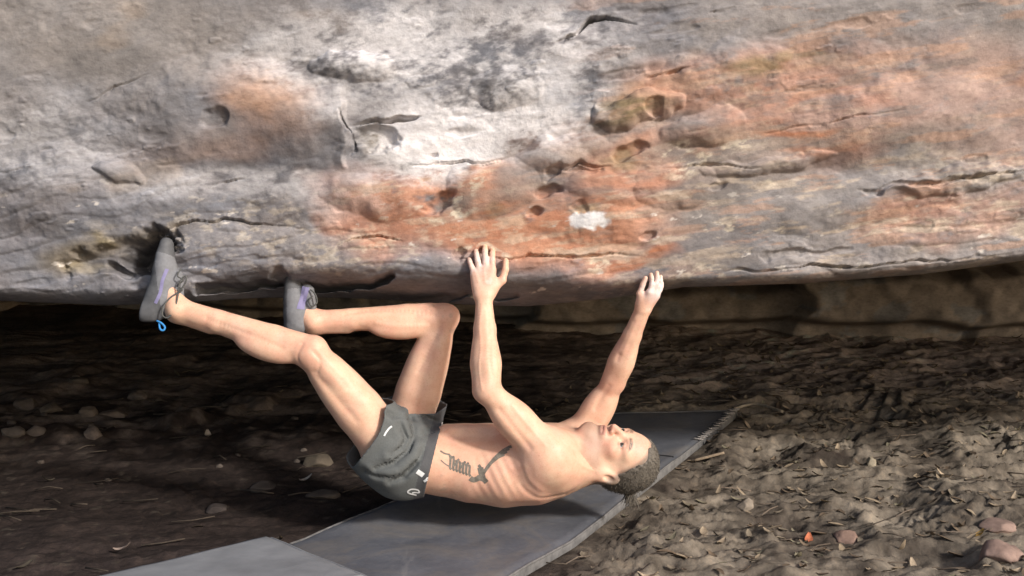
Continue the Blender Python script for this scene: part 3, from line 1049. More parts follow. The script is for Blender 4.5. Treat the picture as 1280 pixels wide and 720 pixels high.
def hand(wr, d, n, side, curl, spread, thumb, sc=1.0, squash=1.0):
    """wr wrist, d finger direction, n out of the palm, side +1: thumb along n x d"""
    d = unit(d)
    n = unit(n - d * (d @ n))
    t = np.cross(n, d) * side                       # towards the thumb
    offs = [0.027, 0.008, -0.011, -0.028]
    mlen = [0.082, 0.084, 0.078, 0.070]
    flen = [0.070, 0.078, 0.072, 0.056]
    r0 = [.0098, .0100, .0095, .0085]
    H = []
    for i in range(4):
        base = wr + d * 0.008 + t * offs[i] * 0.55 * sc
        kn = wr + d * mlen[i] * sc + t * offs[i] * sc - n * 0.003
        B.cone(base, kn, .0165 * sc, .0125 * sc, 0.016)
        H.append(kn)
    B.ell(wr + d * 0.045 * sc + n * 0.006, np.array([d, t, n]), (.046 * sc, .036 * sc, .015 * sc), 0.012)
    B.ell(wr + d * 0.032 * sc + t * 0.024 * sc + n * 0.008, np.array([d, t, n]), (.032 * sc, .019 * sc, .016 * sc), 0.012)
    for i in range(4):
        p = H[i]
        dd = unit(d + t * spread[i])
        ang = 0
        for s_, fr_ in enumerate((0.46, 0.30, 0.24)):
            ang += math.radians(curl[i][s_])
            v = dd * math.cos(ang) + n * math.sin(ang)
            q_ = p + v * flen[i] * fr_ * sc
            B.cone(p, q_, (r0[i] - .0006 * s_) * sc, (r0[i] - .0006 * (s_ + 1)) * sc, 0.006 if s_ == 0 else 0.003)
            p = q_
    a = wr + d * 0.022 * sc + t * 0.020 * sc + n * 0.004
    p = a
    for (td, tt, tnn), L, r in zip(thumb, (0.046, 0.034, 0.028), (.0145, .0115, .0105)):
        q_ = p + unit(d * td + t * tt + n * tnn) * L * sc
        B.cone(p, q_, r * sc, r * .88 * sc, 0.012 if p is a else 0.004)
        p = q_


hand(Lwr, P(604, 330, 4.005) - Lwr, YV + np.array([0, 0, 0.0]), 1,
     [(6, 14, 30), (3, 12, 30), (3, 12, 30), (6, 12, 28)], [0.03, -0.03, -0.16, -0.30],
     [(0.68, 0.85, 0.05), (0.95, 0.32, 0.05), (1.0, 0.05, 0.2)], 1.08)
hand(Rwr, P(826, 350, 4.035) - Rwr, np.array([-0.75, 0.75, 0.1]), -1,
     [(16, 18, 20), (10, 16, 20), (6, 14, 20), (4, 12, 18)], [0.05, 0.0, -0.05, -0.1],
     [(0.8, 0.5, 0.35), (1.0, 0.0, 0.25), (1.0, -0.1, 0.25)], 0.88)

# head
HU = unit([.955, 0.03, -.27])
_f = np.array([.27, 0, .955]) * math.cos(math.radians(31)) + np.array([0, -1, 0]) * math.sin(math.radians(31))
HF = unit(_f - HU * (_f @ HU))
HL = np.cross(HU, HF)
HO = P(777, 556, 3.985) - 0.083 * HF - 0.032 * HL
HA = np.array([HF, HU, HL])


HS = 1.0


def hp(f, u, s):
    return HO + (HF * f + HU * u + HL * s) * HS


HB = Field(HO - 0.21, HO + 0.21, 0.0026)
_keep = B
B = HB
B.ell(hp(-.014, .036, 0), HA, (.102, .104, .077), 0)
B.ell(hp(.028, .042, 0), HA, (.066, .072, .064), 0.02)
B.ell(hp(.030, -.035, 0), HA, (.060, .085, .058), 0.03)
for s in (-1, 1):
    B.cone(hp(-.004, -.060, s * .050), hp(.066, -.106, s * .014), .020, .016, 0.03)
    B.cone(hp(-.004, -.060, s * .050), hp(-.008, -.01, s * .062), .018, .014, 0.03)
    B.ell(hp(.058, -.026, s * .044), HA, (.022, .017, .020), 0.022)
    B.ell(hp(.060, .022, s * .040), HA, (.018, .012, .022), 0.018)
B.ell(hp(.068, -.105, 0), HA, (.016, .017, .026), 0.03)
B.cone(hp(.083, .020, -.020), hp(.083, .020, .020), .010, .010, 0.014)
for s in (-1, 1):
    B.cone(hp(.082, .021, s * .018), hp(.070, .018, s * .046), .009, .007, 0.012)
for s in (-1, 1):
    B.ell(hp(.092, -.002, s * .033), HA, (.018, .013, .018), 0.012, 's')
B.cone(hp(.085, .012, 0), hp(.112, -.036, 0), .008, .0105, 0.012)
for s in (-1, 1):
    B.ell(hp(.098, -.040, s * .011), HA, (.012, .008, .0075), 0.006)
    B.ell(hp(.103, -.0475, s * .0075), HA, (.006, .004, .004), 0.003, 's')
B.ell(hp(.082, -.062, 0), HA, (.014, .016, .026), 0.014)
B.ell(hp(.093, -.0615, 0), HA, (.007, .0052, .021), 0.005)
B.ell(hp(.091, -.0725, 0), HA, (.0075, .0058, .018), 0.005)
B.ell(hp(.100, -.067, 0), HA, (.010, .0016, .024), 0.003, 's')
for s in (-1, 1):   # eyelids round the eyeball
    B.ell(hp(.0755, .0055, s * .0325), HA, (.0135, .0085, .0145), 0.004)
    B.ell(hp(.0745, -.0075, s * .0325), HA, (.0125, .0065, .014), 0.004)
    B.ell(hp(.092, -.0012, s * .0325), HA, (.013, .0060, .0120), 0.003, 's')
    # ears
    ec = hp(-.016, -.012, s * .081)
    ef = frame(HU * .97 - HF * .22, HF + HL * s * -.35)
    B.ell(ec, ef, (.039, .024, .013), 0.005)
    B.ell(ec + HL * s * .011 + HF * .003, ef, (.021, .011, .009), 0.004, 's')
    B.ell(ec - HU * .026 + HF * .004, ef, (.011, .009, .007), 0.005)
B.cone(hp(-.025, -.055, 0), hp(-.035, -.125, 0), .056, .058, 0.03)
B.cone(hp(.022, -.082, 0), P(728, 566, 4.06), .036, .050, 0.035)
HS = 1.07
B = _keep
# resample the head field into the body field
bx = B.box(HO - 0.205, HO + 0.205)
sl, gx_, gy_, gz_ = bx
from_ = HB
ii = [np.clip((HO[k] + (g.ravel() - HO[k]) / HS - from_.lo[k]) / from_.h, 0, from_.n[k] - 1.001) for k, g in enumerate((gx_, gy_, gz_))]
i0 = [np.floor(a).astype(int) for a in ii]
ft = [a - b for a, b in zip(ii, i0)]
dd_ = 0
for a in (0, 1):
    for b in (0, 1):
        for c in (0, 1):
            w = (ft[0] if a else 1 - ft[0])[:, None, None] * (ft[1] if b else 1 - ft[1])[None, :, None] * (ft[2] if c else 1 - ft[2])[None, None, :]
            dd_ = dd_ + w * from_.F[np.ix_(i0[0] + a, i0[1] + b, i0[2] + c)]
B.merge(sl, (dd_ * HS).astype(np.float32), 0.04)

bV, bQ = B.mesh()
bV = relax(bV, bQ, 1, 0.5)
# faint ribs on the flanks, then veins and tendons raised out of the skin
_c = tp[4]
_al = (bV - _c) @ ta
_u = bV[:, 2] - (_c[2] + _al * ta[2])
_rib = np.sin((_al * 1.0 + _u * 0.55) * 2 * math.pi / .031) * sstep(-.13, -.06, _al) * (1 - sstep(.03, .09, _al)) * sstep(-.11, -.02, _u) * (1 - sstep(.05, .09, _u)) * (np.abs(bV[:, 1] - YC) > .09)
_out = np.stack([np.zeros(len(bV)), np.sign(bV[:, 1] - YC), np.zeros(len(bV))], -1)
bV = bV + _out * (0.0008 * _rib * (np.abs(_al) < .2) * (np.abs(_u) < .14))[:, None]
_bv0 = BVHTree.FromPolygons([Vector(v) for v in bV], [tuple(int(i) for i in q) for q in bQ])


def raise_line(pts, amp, wid):
    global bV
    hits = []
    for p in catmull([np.array([a, b, 0.]) for a, b in pts], 8):
        e = P(p[0], p[1], 3.98)
        h_ = _bv0.ray_cast(Vector((e[0], 3.3, e[2])), Vector((0, 1, 0)))
        if h_[0] is not None:
            hits.append((np.array(h_[0]), np.array(h_[1]) * (1 if h_[1].y < 0 else -1)))
    if not hits:
        return
    H_ = np.array([h[0] for h in hits])
    N_ = np.array([h[1] for h in hits])
    sel = np.nonzero(np.all((bV > H_.min(0) - .02) & (bV < H_.max(0) + .02), 1))[0]
    if not len(sel):
        return
    d = np.linalg.norm(bV[sel][:, None] - H_[None], axis=2)
    k = d.argmin(1)
    w = np.exp(-(d.min(1) / wid) ** 2)
    bV[sel] += (amp * w)[:, None] * N_[k]


for pts, amp, wid in [([(604, 480), (600, 455), (602, 430), (600, 405), (603, 380)], .0016, .005), ([(618, 470), (613, 440), (614, 410), (610, 385)], -.0022, .008), ([(622, 455), (619, 425), (616, 400)], .0016, .005),
                      ([(625, 505), (645, 530), (662, 552)], -.0030, .010), ([(640, 500), (660, 525), (680, 548)], .0014, .006), ([(598, 352), (594, 340), (592, 330)], .0012, .004), ([(606, 352), (605, 340), (604, 328)], .0012, .004),
                      ([(360, 430), (330, 418), (300, 408), (265, 396)], -.0022, .009), ([(345, 450), (318, 446), (290, 432)], -.0028, .009), ([(400, 460), (425, 490), (450, 520)], -.0028, .012), ([(398, 432), (420, 455), (440, 478)], -.0020, .010),
                      ([(540, 398), (500, 392), (460, 392), (425, 396)], -.0030, .009), ([(530, 412), (495, 412), (465, 408)], .0020, .008), ([(548, 410), (535, 440), (520, 470)], -.0026, .010), ([(386, 425), (380, 440), (384, 455)], -.0020, .006), ([(402, 436), (408, 446), (404, 460)], -.0020, .006),
                      ([(795, 405), (785, 430), (775, 455)], -.0020, .007), ([(765, 490), (756, 505), (748, 520)], -.0026, .009), ([(640, 585), (655, 606), (675, 619), (705, 618)], -.0026, .010), ([(655, 575), (662, 592), (676, 606)], .0020, .012),
                      ([(700, 545), (690, 535), (672, 520)], -.0016, .010), ([(745, 588), (730, 580), (715, 566)], .0016, .006)]:
    raise_line(pts, amp, wid)

# skin tone
bn = len(bV)
skin = np.tile(np.array([0.77, 0.515, 0.365]), (bn, 1))
loc = (bV - HO) @ HA.T / HS                       # f, u, s in the head's own axes
ishead = (np.abs(loc[:, 0]) < .16) & (loc[:, 1] > -.135) & (loc[:, 1] < .15) & (np.abs(loc[:, 2]) < .1)


def tint(col, m):
    global skin
    m = np.clip(m, 0, 1)[:, None]
    skin = skin * (1 - m) + np.array(col) * m


def near(p, r, soft=0.6):
    d = np.linalg.norm(bV - p, axis=1)
    return 1 - sstep(r * (1 - soft), r, d)


vnz = fbm(bV[:, 0] * 9, bV[:, 1] * 9, bV[:, 2] * 9, 3, 401)
tint((0.75, 0.435, 0.305), 0.4 + 0.7 * vnz)
for p, r in ((Lkn, .09), (Rkn, .09), (Lel, .07), (Rel, .07)):
    tint((0.64, 0.34, 0.25), 0.55 * near(p, r))
for w_, r in ((P(604, 345, 4.03), .1), (P(815, 365, 4.05), .08)):
    tint((0.70, 0.45, 0.37), 0.6 * near(w_, r))
tint((0.74, 0.40, 0.29), 0.55 * near(P(660, 618, 3.95), .16, .8))
tint((0.72, 0.40, 0.29), 0.35 * near(P(590, 560, 3.95), .10, .8))
tint((0.78, 0.70, 0.68), 0.8 * near(P(820, 360, 4.04), .06))          # chalk on the far hand
tint((0.76, 0.64, 0.58), 0.6 * near(P(598, 325, 4.0), .06))
_d1 = fbm(bV[:, 0] * 14, bV[:, 1] * 14, bV[:, 2] * 14, 4, 421)
_d2 = fbm(bV[:, 0] * 40, bV[:, 1] * 40, bV[:, 2] * 40, 3, 431)
tint((0.76, 0.42, 0.32), 0.35 * sstep(.0, .45, _d1 + .3 * _d2))
tint((0.44, 0.31, 0.235), 0.45 * sstep(.28, .5, _d2 + .5 * _d1) * np.clip(near(Lkn, .12) + near(Rkn, .12) + near(Lel, .08) + near(P(540, 610, 4.0), .14) + near(P(690, 615, 4.0), .12), 0, 1))
tint((0.80, 0.72, 0.68), 0.5 * sstep(.1, .4, _d2) * np.clip(near(P(600, 340, 4.0), .09) + near(P(815, 365, 4.04), .08), 0, 1))
hm = ishead.astype(float)
fz = (ishead & (loc[:, 0] > 0.0))
tint((0.68, 0.33, 0.24), 0.5 * hm * near(hp(.07, -.03, .045), .05))
tint((0.60, 0.31, 0.23), 0.5 * hm * near(hp(.11, -.03, 0), .04))
tint((0.58, 0.32, 0.25), 0.4 * hm * near(hp(.07, .06, .02), .06))
tint((0.50, 0.20, 0.16), 0.8 * hm * (1 - sstep(.006, .013, np.abs(loc[:, 1] + .067))) * (np.abs(loc[:, 2]) < .023) * (loc[:, 0] > .085))
bl = np.abs(loc[:, 2])
bcen = .0225 + .004 * np.sin((bl - .014) / .04 * math.pi)
bw = .0085 * (1 - .6 * sstep(.036, .056, bl))
tint((0.08, 0.055, 0.04), 0.95 * hm * (1 - sstep(.35, 1.0, np.abs(loc[:, 1] - bcen) / bw)) * sstep(.008, .016, bl) * (1 - sstep(.05, .058, bl)) * (loc[:, 0] > .045) * (.75 + .5 * fbm(bV[:, 0] * 300, bV[:, 1] * 300, bV[:, 2] * 300, 2, 410)))
tint((0.42, 0.22, 0.17), 0.6 * hm * near(hp(.08, .006, .034), .022) )
stub = hm * sstep(-.045, -.075, loc[:, 1] - .35 * (0.09 - loc[:, 0]).clip(0, 1) * 0.6) * sstep(-.02, .03, loc[:, 0]) * sstep(-.135, -.11, loc[:, 1])
tint((0.26, 0.18, 0.14), 0.6 * stub)
tint((0.12, 0.08, 0.06), 0.9 * hm * near(hp(.083, -.0, .0325), .008, .5) * 0)
sc_ = (-.729 * (loc[:, 0] - .070) + .684 * (loc[:, 1] - .084)) - .9 * loc[:, 2] ** 2 * .7
tint((0.20, 0.165, 0.135), 0.85 * hm * sstep(-.014, .004, sc_) * (loc[:, 1] > -.07))
body_root = empty('person', (float(tp[2][0]), YC, float(gh(0, YC))))
tag(body_root, 'shirtless climber in grey shorts hanging horizontally beneath the boulder by hands and feet', 'person')
body = mesh_obj('body', bV, bQ, SKIN, body_root, col=skin)

# eyes
for s in (-1, 1):
    c = hp(.0745, -.0005, s * .0325)
    bm = bmesh.new()
    bmesh.ops.create_uvsphere(bm, u_segments=24, v_segments=16, radius=.0122 * HS)
    V = np.array([v.co[:] for v in bm.verts])
    Fq = [[v.index for v in f.verts] for f in bm.faces]
    bm.free()
    gaze = unit(HF + HU * .1 + HL * .35)
    fr = frame(gaze, HU)
    W = V[:, 2:3] * fr[0] + V[:, 0:1] * fr[1] + V[:, 1:2] * fr[2] + c
    ca = V[:, 2] / (.0122 * HS)
    cc = np.where(ca[:, None] > .955, [[.01, .01, .01]], np.where(ca[:, None] > .80, [[.06, .05, .04]], [[.62, .58, .55]]))
    if s == -1:
        EYE, ent, eb = mat_new('eye', 0.15, 0.5)
        ent.links.new(attr_col(ent), eb.inputs['Base Color'])
    mesh_obj('eye', W, Fq, EYE, body_root, col=cc)

# hair: a cropped cap and a short tied tail
HS = 1.0
HH = Field(HO - 0.2, HO + 0.2, 0.003)
B = HH
B.ell(hp(-.014, .036, 0), HA, (.1065, .110, .081), 0)
B.ell(hp(.028, .042, 0), HA, (.069, .0765, .067), 0.02)
sl, x, y, z = B.box(HO - 0.21, HO + 0.21)
lf = (x - HO[0]) * HF[0] + (y - HO[1]) * HF[1] + (z - HO[2]) * HF[2]
lu = (x - HO[0]) * HU[0] + (y - HO[1]) * HU[1] + (z - HO[2]) * HU[2]
ls = (x - HO[0]) * HL[0] + (y - HO[1]) * HL[1] + (z - HO[2]) * HL[2]
hl = np.array([-.066, .062])
hl = hl / np.linalg.norm(hl)
wob = 0.006 * np.sin(ls * 90) + 0.004 * np.sin(ls * 210 + lf * 120)
plane = (lf - .070) * hl[0] + (lu - .084) * hl[1] + wob - 0.9 * ls * ls
F_ = B.F[sl]
streak = 0.0007 * np.sin(ls * 520 + 3 * np.sin(lf * 60)) + 0.0006 * np.sin(ls * 900 + lu * 130)
F_ = np.maximum(F_ + streak + 0.004 * np.clip(-lu * 30, 0, 1), -plane * 0.9)
F_ = np.maximum(F_, -(lu + .085))
B.F[sl] = F_
B.cone(hp(-.085, .085, 0), hp(-.112, .078, .004), .022, .018, 0.02)
hV, hQ = B.mesh()
hV = relax(hV, hQ, 1, 0.4)
HS = 1.07
hV = HO + (hV - HO) * HS
hV, hQ = list(map(list, hV)), [tuple(int(i) for i in q) for q in hQ]
_n0 = len(hV)
for k in range(3200):
    v = np.array(hV[int(RNG.integers(_n0))])
    nn = unit(v - hp(-.014, .036, 0))
    dv = unit(nn * .40 - HF * .55 + HU * RNG.normal(.1, .25) + HL * RNG.normal(0, .3))
    L = RNG.uniform(.004, .008)
    tv, tf = tube([v - nn * .001, v + dv * L * .5, v + unit(dv - nn * .2) * L], [.0009, .0008, .0003], 3)
    o = len(hV)
    hV += [list(p) for p in tv]
    hQ += [tuple(i + o for i in f) for f in tf]
hair = mesh_obj('hair', hV, hQ, HAIR, body_root)
tag(hair)
# loose strands of the tail hanging down
V, Fc = [], []
t0 = hp(-.112, .078, .004)
for k in range(80):
    a = t0 + RNG.normal(0, .008, 3)
    L = RNG.uniform(.035, .065)
    sw = RNG.normal(0, .008, 2)
    pts = [a, a + np.array([.006 + sw[0] * .3, sw[1] * .3, -L * .35]), a + np.array([.010 + sw[0], sw[1], -L * .75]), a + np.array([.008 + 1.3 * sw[0], 1.3 * sw[1], -L])]
    tv, tf = tube(catmull(pts, 4), list(np.linspace(.0019, .0006, 13)), 4)
    o = len(V)
    V += [list(p) for p in tv]
    Fc += [tuple(i + o for i in f) for f in tf]
mesh_obj('ponytail', V, Fc, HAIR, body_root)
# ---------------- shorts
S = Field((-0.66, 3.78, 0.06), (-0.16, 4.40, 0.58), 0.0034)
B = S
for i in range(3):
    B.cone(tp[i], tp[i + 1], tor[i][2] + .010, tor[i + 1][2] + .010, 0.03 if i else 0.0, YV, (tor[i][3] + tor[i + 1][3]) / 2 * .985)
for sy in (-1, 1):
    B.ell(P(500, 594, YC + sy * 0.075), fr_t, (.092, .084, .080), 0.04)


def trouser(hip, kn, back, flare, hang):
    ax = unit(kn - hip)
    B.chain([hip, hip * .62 + kn * .38, hip * .35 + kn * .65], [.103, .104 + flare, .106 + flare * 1.6], 0.04)
    B.cone(hip + back * .03, hip * .55 + kn * .45 + back * hang, .098, .098 + flare, 0.04)


LB, RB = unit([-.72, 0, -.6]), unit([-1, 0, .2])
trouser(Lhip, Lkn, LB, .006, .060)
trouser(Rhip, Rkn, RB, .004, .022)
sl, x, y, z = S.box(S.lo, S.lo + (S.n - 1) * S.h)
X, Y, Z = np.broadcast_arrays(x, y, z)
F_ = S.F
# folds
la, ra_ = unit(Lkn - Lhip), unit(Rkn - Rhip)
hipc = (Lhip + Rhip) / 2
dl = np.sqrt((X - Lhip[0]) ** 2 + (Z - Lhip[2]) ** 2)
ang = np.arctan2(Z - Lhip[2], X - Lhip[0])
sx_, sy_ = proj(np.stack([X, Y, Z], -1))
fold = np.zeros(X.shape)
nearside = sstep(4.16, 4.08, Y)
for pts, w, hh in [([(500, 530), (508, 548), (502, 560), (490, 568)], 3.2, .011), ([(514, 522), (518, 545), (509, 564), (492, 579), (470, 586)], 3.6, .013), ([(488, 603), (505, 595), (519, 581)], 3.0, .008),
                   ([(513, 516), (532, 521), (552, 530)], 3.0, .008), ([(528, 545), (538, 538), (548, 533)], 5.0, .010), ([(478, 512), (492, 520), (510, 522)], 3.0, .007), ([(455, 590), (470, 596), (490, 598)], 3., .006), ([(530, 560), (524, 575), (512, 588)], 2.6, .005)]:
    d_, t_ = poly_dist(sx_, sy_, pts)
    fold -= hh * np.exp(-(d_ / w) ** 2) * np.sin(np.clip(t_, 0.06, .94) * math.pi) ** .6 * nearside
    fold += 0.45 * hh * np.exp(-((d_ - 2.6 * w) / (1.8 * w)) ** 2) * nearside
fold = fold + 0.0035 * vn(X * 16, Y * 16, Z * 16, 7)
F_ = F_ - fold.astype(np.float32)


def halfspace(pt, nrm, wob=0.0):
    nrm = unit(nrm)
    return ((X - pt[0]) * nrm[0] + (Y - pt[1]) * nrm[1] + (Z - pt[2]) * nrm[2] + wob).astype(np.float32)


waist_pt = P(540, 580, 4.0)
wdir = unit(P(531, 624, 4.0) - P(553, 533, 4.0))
wn_ = unit(np.cross(wdir, YV))
if wn_[0] < 0:
    wn_ = -wn_
waist = halfspace(waist_pt, wn_)
lh_n = unit([-.87, -.28, .5])
lhem = halfspace(P(461, 545, 3.93), lh_n, 0.008 * np.sin(Y * 40 + Z * 25))
rhem = halfspace(P(514, 512, 4.10), np.array([0.05, -.12, 1]), 0.004 * np.sin(Y * 45))
F_ = np.maximum(F_, waist)


def seg_d(a, b):
    v = b - a
    t = np.clip(((X - a[0]) * v[0] + (Y - a[1]) * v[1] + (Z - a[2]) * v[2]) / (v @ v), 0, 1)
    return np.sqrt((X - a[0] - t * v[0]) ** 2 + (Y - a[1] - t * v[1]) ** 2 + (Z - a[2] - t * v[2]) ** 2)


dLR = seg_d(Lhip, Lkn) - seg_d(Rhip, Rkn)
trimL = np.minimum(lhem, 0.3)
F_ = np.maximum(F_, np.where(dLR < 0, lhem, rhem))
F_ = np.maximum(F_, halfspace(P(500, 499, 4.02), [0, 0, 1]))
# hollow
inner = Field(S.lo, S.lo + (S.n - 1) * S.h, S.h)
inner.F = np.maximum(S.F + 0.006, -1) - fold.astype(np.float32)
open_ = np.maximum(inner.F, -np.maximum(np.maximum(waist + .03, lhem + .06), rhem + .06))
F_ = np.maximum(F_, -inner.F)
S.F = F_.astype(np.float32)
sV, sQ = S.mesh()
sV = relax(sV, sQ, 2, 0.5)
shorts = mesh_obj('shorts', sV, sQ, SHORTS, body_root)


def project_patch(bv, strokes, width, off, name, mat, parent):
    """ribbons laid on the surface facing the near side; strokes in pixels"""
    V, Fc = [], []
    for st in strokes:
        w = st[1] if isinstance(st, tuple) else width
        pts = st[0] if isinstance(st, tuple) else st
        pp = catmull([np.array([a, b, 0.]) for a, b in pts], 5) if len(pts) > 2 else [np.array([pts[0][0] * (1 - t) + pts[1][0] * t, pts[0][1] * (1 - t) + pts[1][1] * t, 0]) for t in np.linspace(0, 1, 8)]
        row = []
        for i, p in enumerate(pp):
            tg = pp[min(i + 1, len(pp) - 1)] - pp[max(i - 1, 0)]
            tg = tg / (np.linalg.norm(tg) + 1e-9)
            nr = np.array([-tg[1], tg[0], 0])
            for s_ in (-.5, 0, .5):
                q = p + nr * w * s_
                e = P(q[0], q[1], 3.98)
                hit = bv.ray_cast(Vector((e[0], 3.3, e[2])), Vector((0, 1, 0)))
                if hit[0] is None:
                    row.append(None)
                else:
                    row.append(np.array(hit[0]) + off * np.array(hit[1]) * (1 if hit[1].y < 0 else -1))
        for i in range(len(pp) - 1):
            for j in range(2):
                a = [row[i * 3 + j], row[i * 3 + j + 1], row[i * 3 + j + 4], row[i * 3 + j + 3]]
                if any(v is None for v in a):
                    continue
                o = len(V)
                V += [list(v) for v in a]
                Fc.append((o, o + 1, o + 2, o + 3))
    if not V:
        return None
    return mesh_obj(name, V, Fc, mat, parent)


bvS = BVHTree.FromPolygons([Vector(v) for v in sV], [tuple(int(i) for i in q) for q in sQ])
bvB = BVHTree.FromPolygons([Vector(v) for v in bV], [tuple(int(i) for i in q) for q in bQ])
bandi = (np.abs((sV[sQ].mean(1) - waist_pt) @ wn_ + .016) < .0165).astype(np.int32)
shorts.data.materials.append(BAND)
shorts.data.polygons.foreach_set('material_index', bandi)
for st in [([(550, 537), (547.5, 550), (544, 566)], 2.2), ([(540.5, 577), (539, 588), (535, 594), (531.5, 597)], 3.0), ([(523.5, 583), (531, 589)], 6.0)]:
    project_patch(bvS, [st], 2, .002, 'printed_stripe', WHITE, shorts)
project_patch(bvS, [([(521, 617), (511, 612), (515, 607.5), (523, 609), (524.5, 613), (519, 612.5), (516, 613)], 2.0)], 2, .002, 'printed_logo', WHITE, shorts)
project_patch(bvS, [([(484, 538), (486, 534), (490, 529), (493, 527)], 2.2)], 1.5, .0015, 'small_logo', WHITE, shorts)

# tattoo: a short word in blackletter followed by a dagger-like shape
word = []
x0, y0 = 563.5, 575.5
for i in range(7):
    cx = x0 + i * 4.0
    cy = y0 + i * 1.25
    top = -9.5 if i in (0, 1) else -6.5
    word.append(([(cx - 1.6, cy + top + 2.2), (cx + .3, cy + top + 2.0), (cx + .2, cy), (cx, cy + 5), (cx + 1.6, cy + 7.4)], 2.9))
    if i in (0, 2, 4, 5):
        word.append(([(cx + 1, cy - 5), (cx + 2.2, cy - 6.8), (cx + 3.2, cy - 5.2)], 2.0))
    if i in (1, 3):
        word.append(([(cx + 1, cy + 2), (cx + 2.2, cy + .5), (cx + 3.2, cy - 2)], 1.8))
word += [([(551, 562), (557, 565), (563, 566)], 1.6), ([(552, 572), (557, 576), (562, 579)], 1.3)]
dag = [([(640 - j * 3, 555 + j * 3.2), (628 - j * 2, 561 + j * 2.6), (616 - j, 571 + j * 1.8), (604, 586 + j)], 2.6) for j in range(4)]
dag += [([(588.5, 592.5), (593, 595), (600, 592)], 6.5), ([(597, 592), (604, 593), (609, 597.5)], 6.5), ([(601, 580), (603, 588), (605, 595)], 7.5), ([(599, 577), (602, 581)], 3.5)]
for wst in word:
    project_patch(bvB, [wst], 2, .0008, 'tattoo_stroke', TATTOO, body)
for wst in dag:
    project_patch(bvB, [wst], 2, .0010, 'tattoo_dagger', TATTOO, body)

# ---------------- shoes
def shoe(st, Yc, tongue, lace_loops, loop, patch, label):
    pts = [P(a, b, yc) for a, b, _, _, yc in st]
    lo, hi = np.min(pts, 0) - .09, np.max(pts, 0) + .09
    B_ = Field(lo, hi, .003)
    for i in range(len(st) - 1):
        (_, _, h0, w0, _), (_, _, h1, w1, _) = st[i], st[i + 1]
        B_.cone(pts[i], pts[i + 1], h0, h1, 0.012 if i else 0, YV, (w0 / h0 + w1 / h1) / 2)
    for a, b, ra, rb in tongue:
        B_.cone(P(*a), P(*b), ra, rb, 0.012, YV, 1.1)
    return B_


def finish_shoe(B_, st, sole_n, cuts, label):
    sl_, x_, y_, z_ = B_.box(B_.lo, B_.lo + (B_.n - 1) * B_.h)
    for pt, nr in cuts:
        nr = unit(nr)
        d = (x_ - pt[0]) * nr[0] + (y_ - pt[1]) * nr[1] + (z_ - pt[2]) * nr[2]
        q = np.clip(0.01 - np.abs(B_.F - d), 0, None) / 0.01
        B_.F = (np.maximum(B_.F, d) + q * q * .0025).astype(np.float32)
    V, Q = B_.mesh()
    V = relax(V, Q, 2, .5)
    ob = mesh_obj('shoe', V, Q, SHOE, body_root)
    ob.data.materials.append(RUBBER)
    cen = V[Q].mean(1)
    axis = unit(P(*st[-1][:2], st[-1][4]) - P(*st[0][:2], st[0][4]))
    rub = np.zeros(len(Q), np.int32)
    c0 = P(*st[2][:2], st[2][4])
    rub[((cen - c0) @ unit(sole_n)) > 0.018] = 1
    tipd = (cen - P(*st[0][:2], st[0][4])) @ axis
    rub[tipd < 0.035] = 1
    ob.data.polygons.foreach_set('material_index', rub)
    tag(ob, label)
    return ob, BVHTree.FromPolygons([Vector(v) for v in V], [tuple(int(i) for i in q) for q in Q])


st1 = [(208, 306, .024, .032, 4.03), (206, 320, .029, .038, 4.02), (206, 336, .038, .043, 4.01), (206, 354, .046, .043, 4.0), (201, 374, .054, .040, 3.985), (190, 387, .044, .036, 3.975), (182, 388, .038, .032, 3.97)]
b1 = shoe(st1, 4, [((222, 345, 4.0), (224, 372, 3.985), .018, .016)], None, None, None, '')
s1, bvs1 = finish_shoe(b1, st1, [-1, 0, -.2], [(P(193, 320, 4.0), unit([-.979, 0, .204])), (P(190, 403, 3.97), unit([.1, 0, -1]))], 'shoe with a loose lace bow and a bright blue heel loop')
st2 = [(365, 349, .024, .032, 4.15), (366, 360, .029, .036, 4.15), (368, 374, .037, .042, 4.14), (371, 392, .044, .042, 4.13), (371, 404, .040, .037, 4.125), (368, 408, .034, .032, 4.125)]
b2 = shoe(st2, 4.13, [((384, 364, 4.13), (389, 384, 4.125), .024, .018)], None, None, None, '')
s2, bvs2 = finish_shoe(b2, st2, [-1, 0, 0], [(P(353, 370, 4.13), np.array([-1, 0, 0.02])), (P(370, 419, 4.13), np.array([0, 0, -1]))], 'shoe with a lilac side panel')


def tube_obj(name, pts, r, mat, parent, closed=False, n=6, sub=6):
    v, f = tube(catmull(pts, sub, closed), r, n, closed)
    return mesh_obj(name, v, f, mat, parent)


tube_obj('lace', [P(222, 366, 3.95), P(213, 372, 3.94), P(204, 383, 3.93), P(203, 394, 3.93), P(210, 397, 3.93), P(218, 388, 3.93), P(221, 376, 3.935), P(223, 366, 3.95)], .0028, LACE, s1)
tube_obj('lace', [P(222, 366, 3.95), P(229, 358, 3.95), P(233, 350, 3.95), P(231, 345, 3.955), P(225, 352, 3.95), P(222, 364, 3.95)], .0025, LACE, s1)
tube_obj('lace', [P(226, 336, 3.975), P(222, 345, 3.955), P(229, 350, 3.955), P(222, 357, 3.955), P(228, 362, 3.95), P(222, 367, 3.95)], .0025, LACE, s1)
tube_obj('pull_loop', [P(196, 401, 3.945), P(202, 404, 3.94), P(206, 409, 3.94), P(204, 413, 3.94), P(200, 411, 3.94), P(199, 404, 3.945)], .0034, BLUE, s1)
tube_obj('lace', [P(388, 362, 4.10), P(394, 368, 4.095), P(396, 378, 4.095), P(390, 383, 4.095), P(386, 376, 4.095), P(391, 370, 4.095)], .003, LACE, s2)
project_patch(bvs2, [([(374, 362), (372, 372), (369, 384), (368, 390)], 9)], 8, .0015, 'side_panel', LILAC, s2)
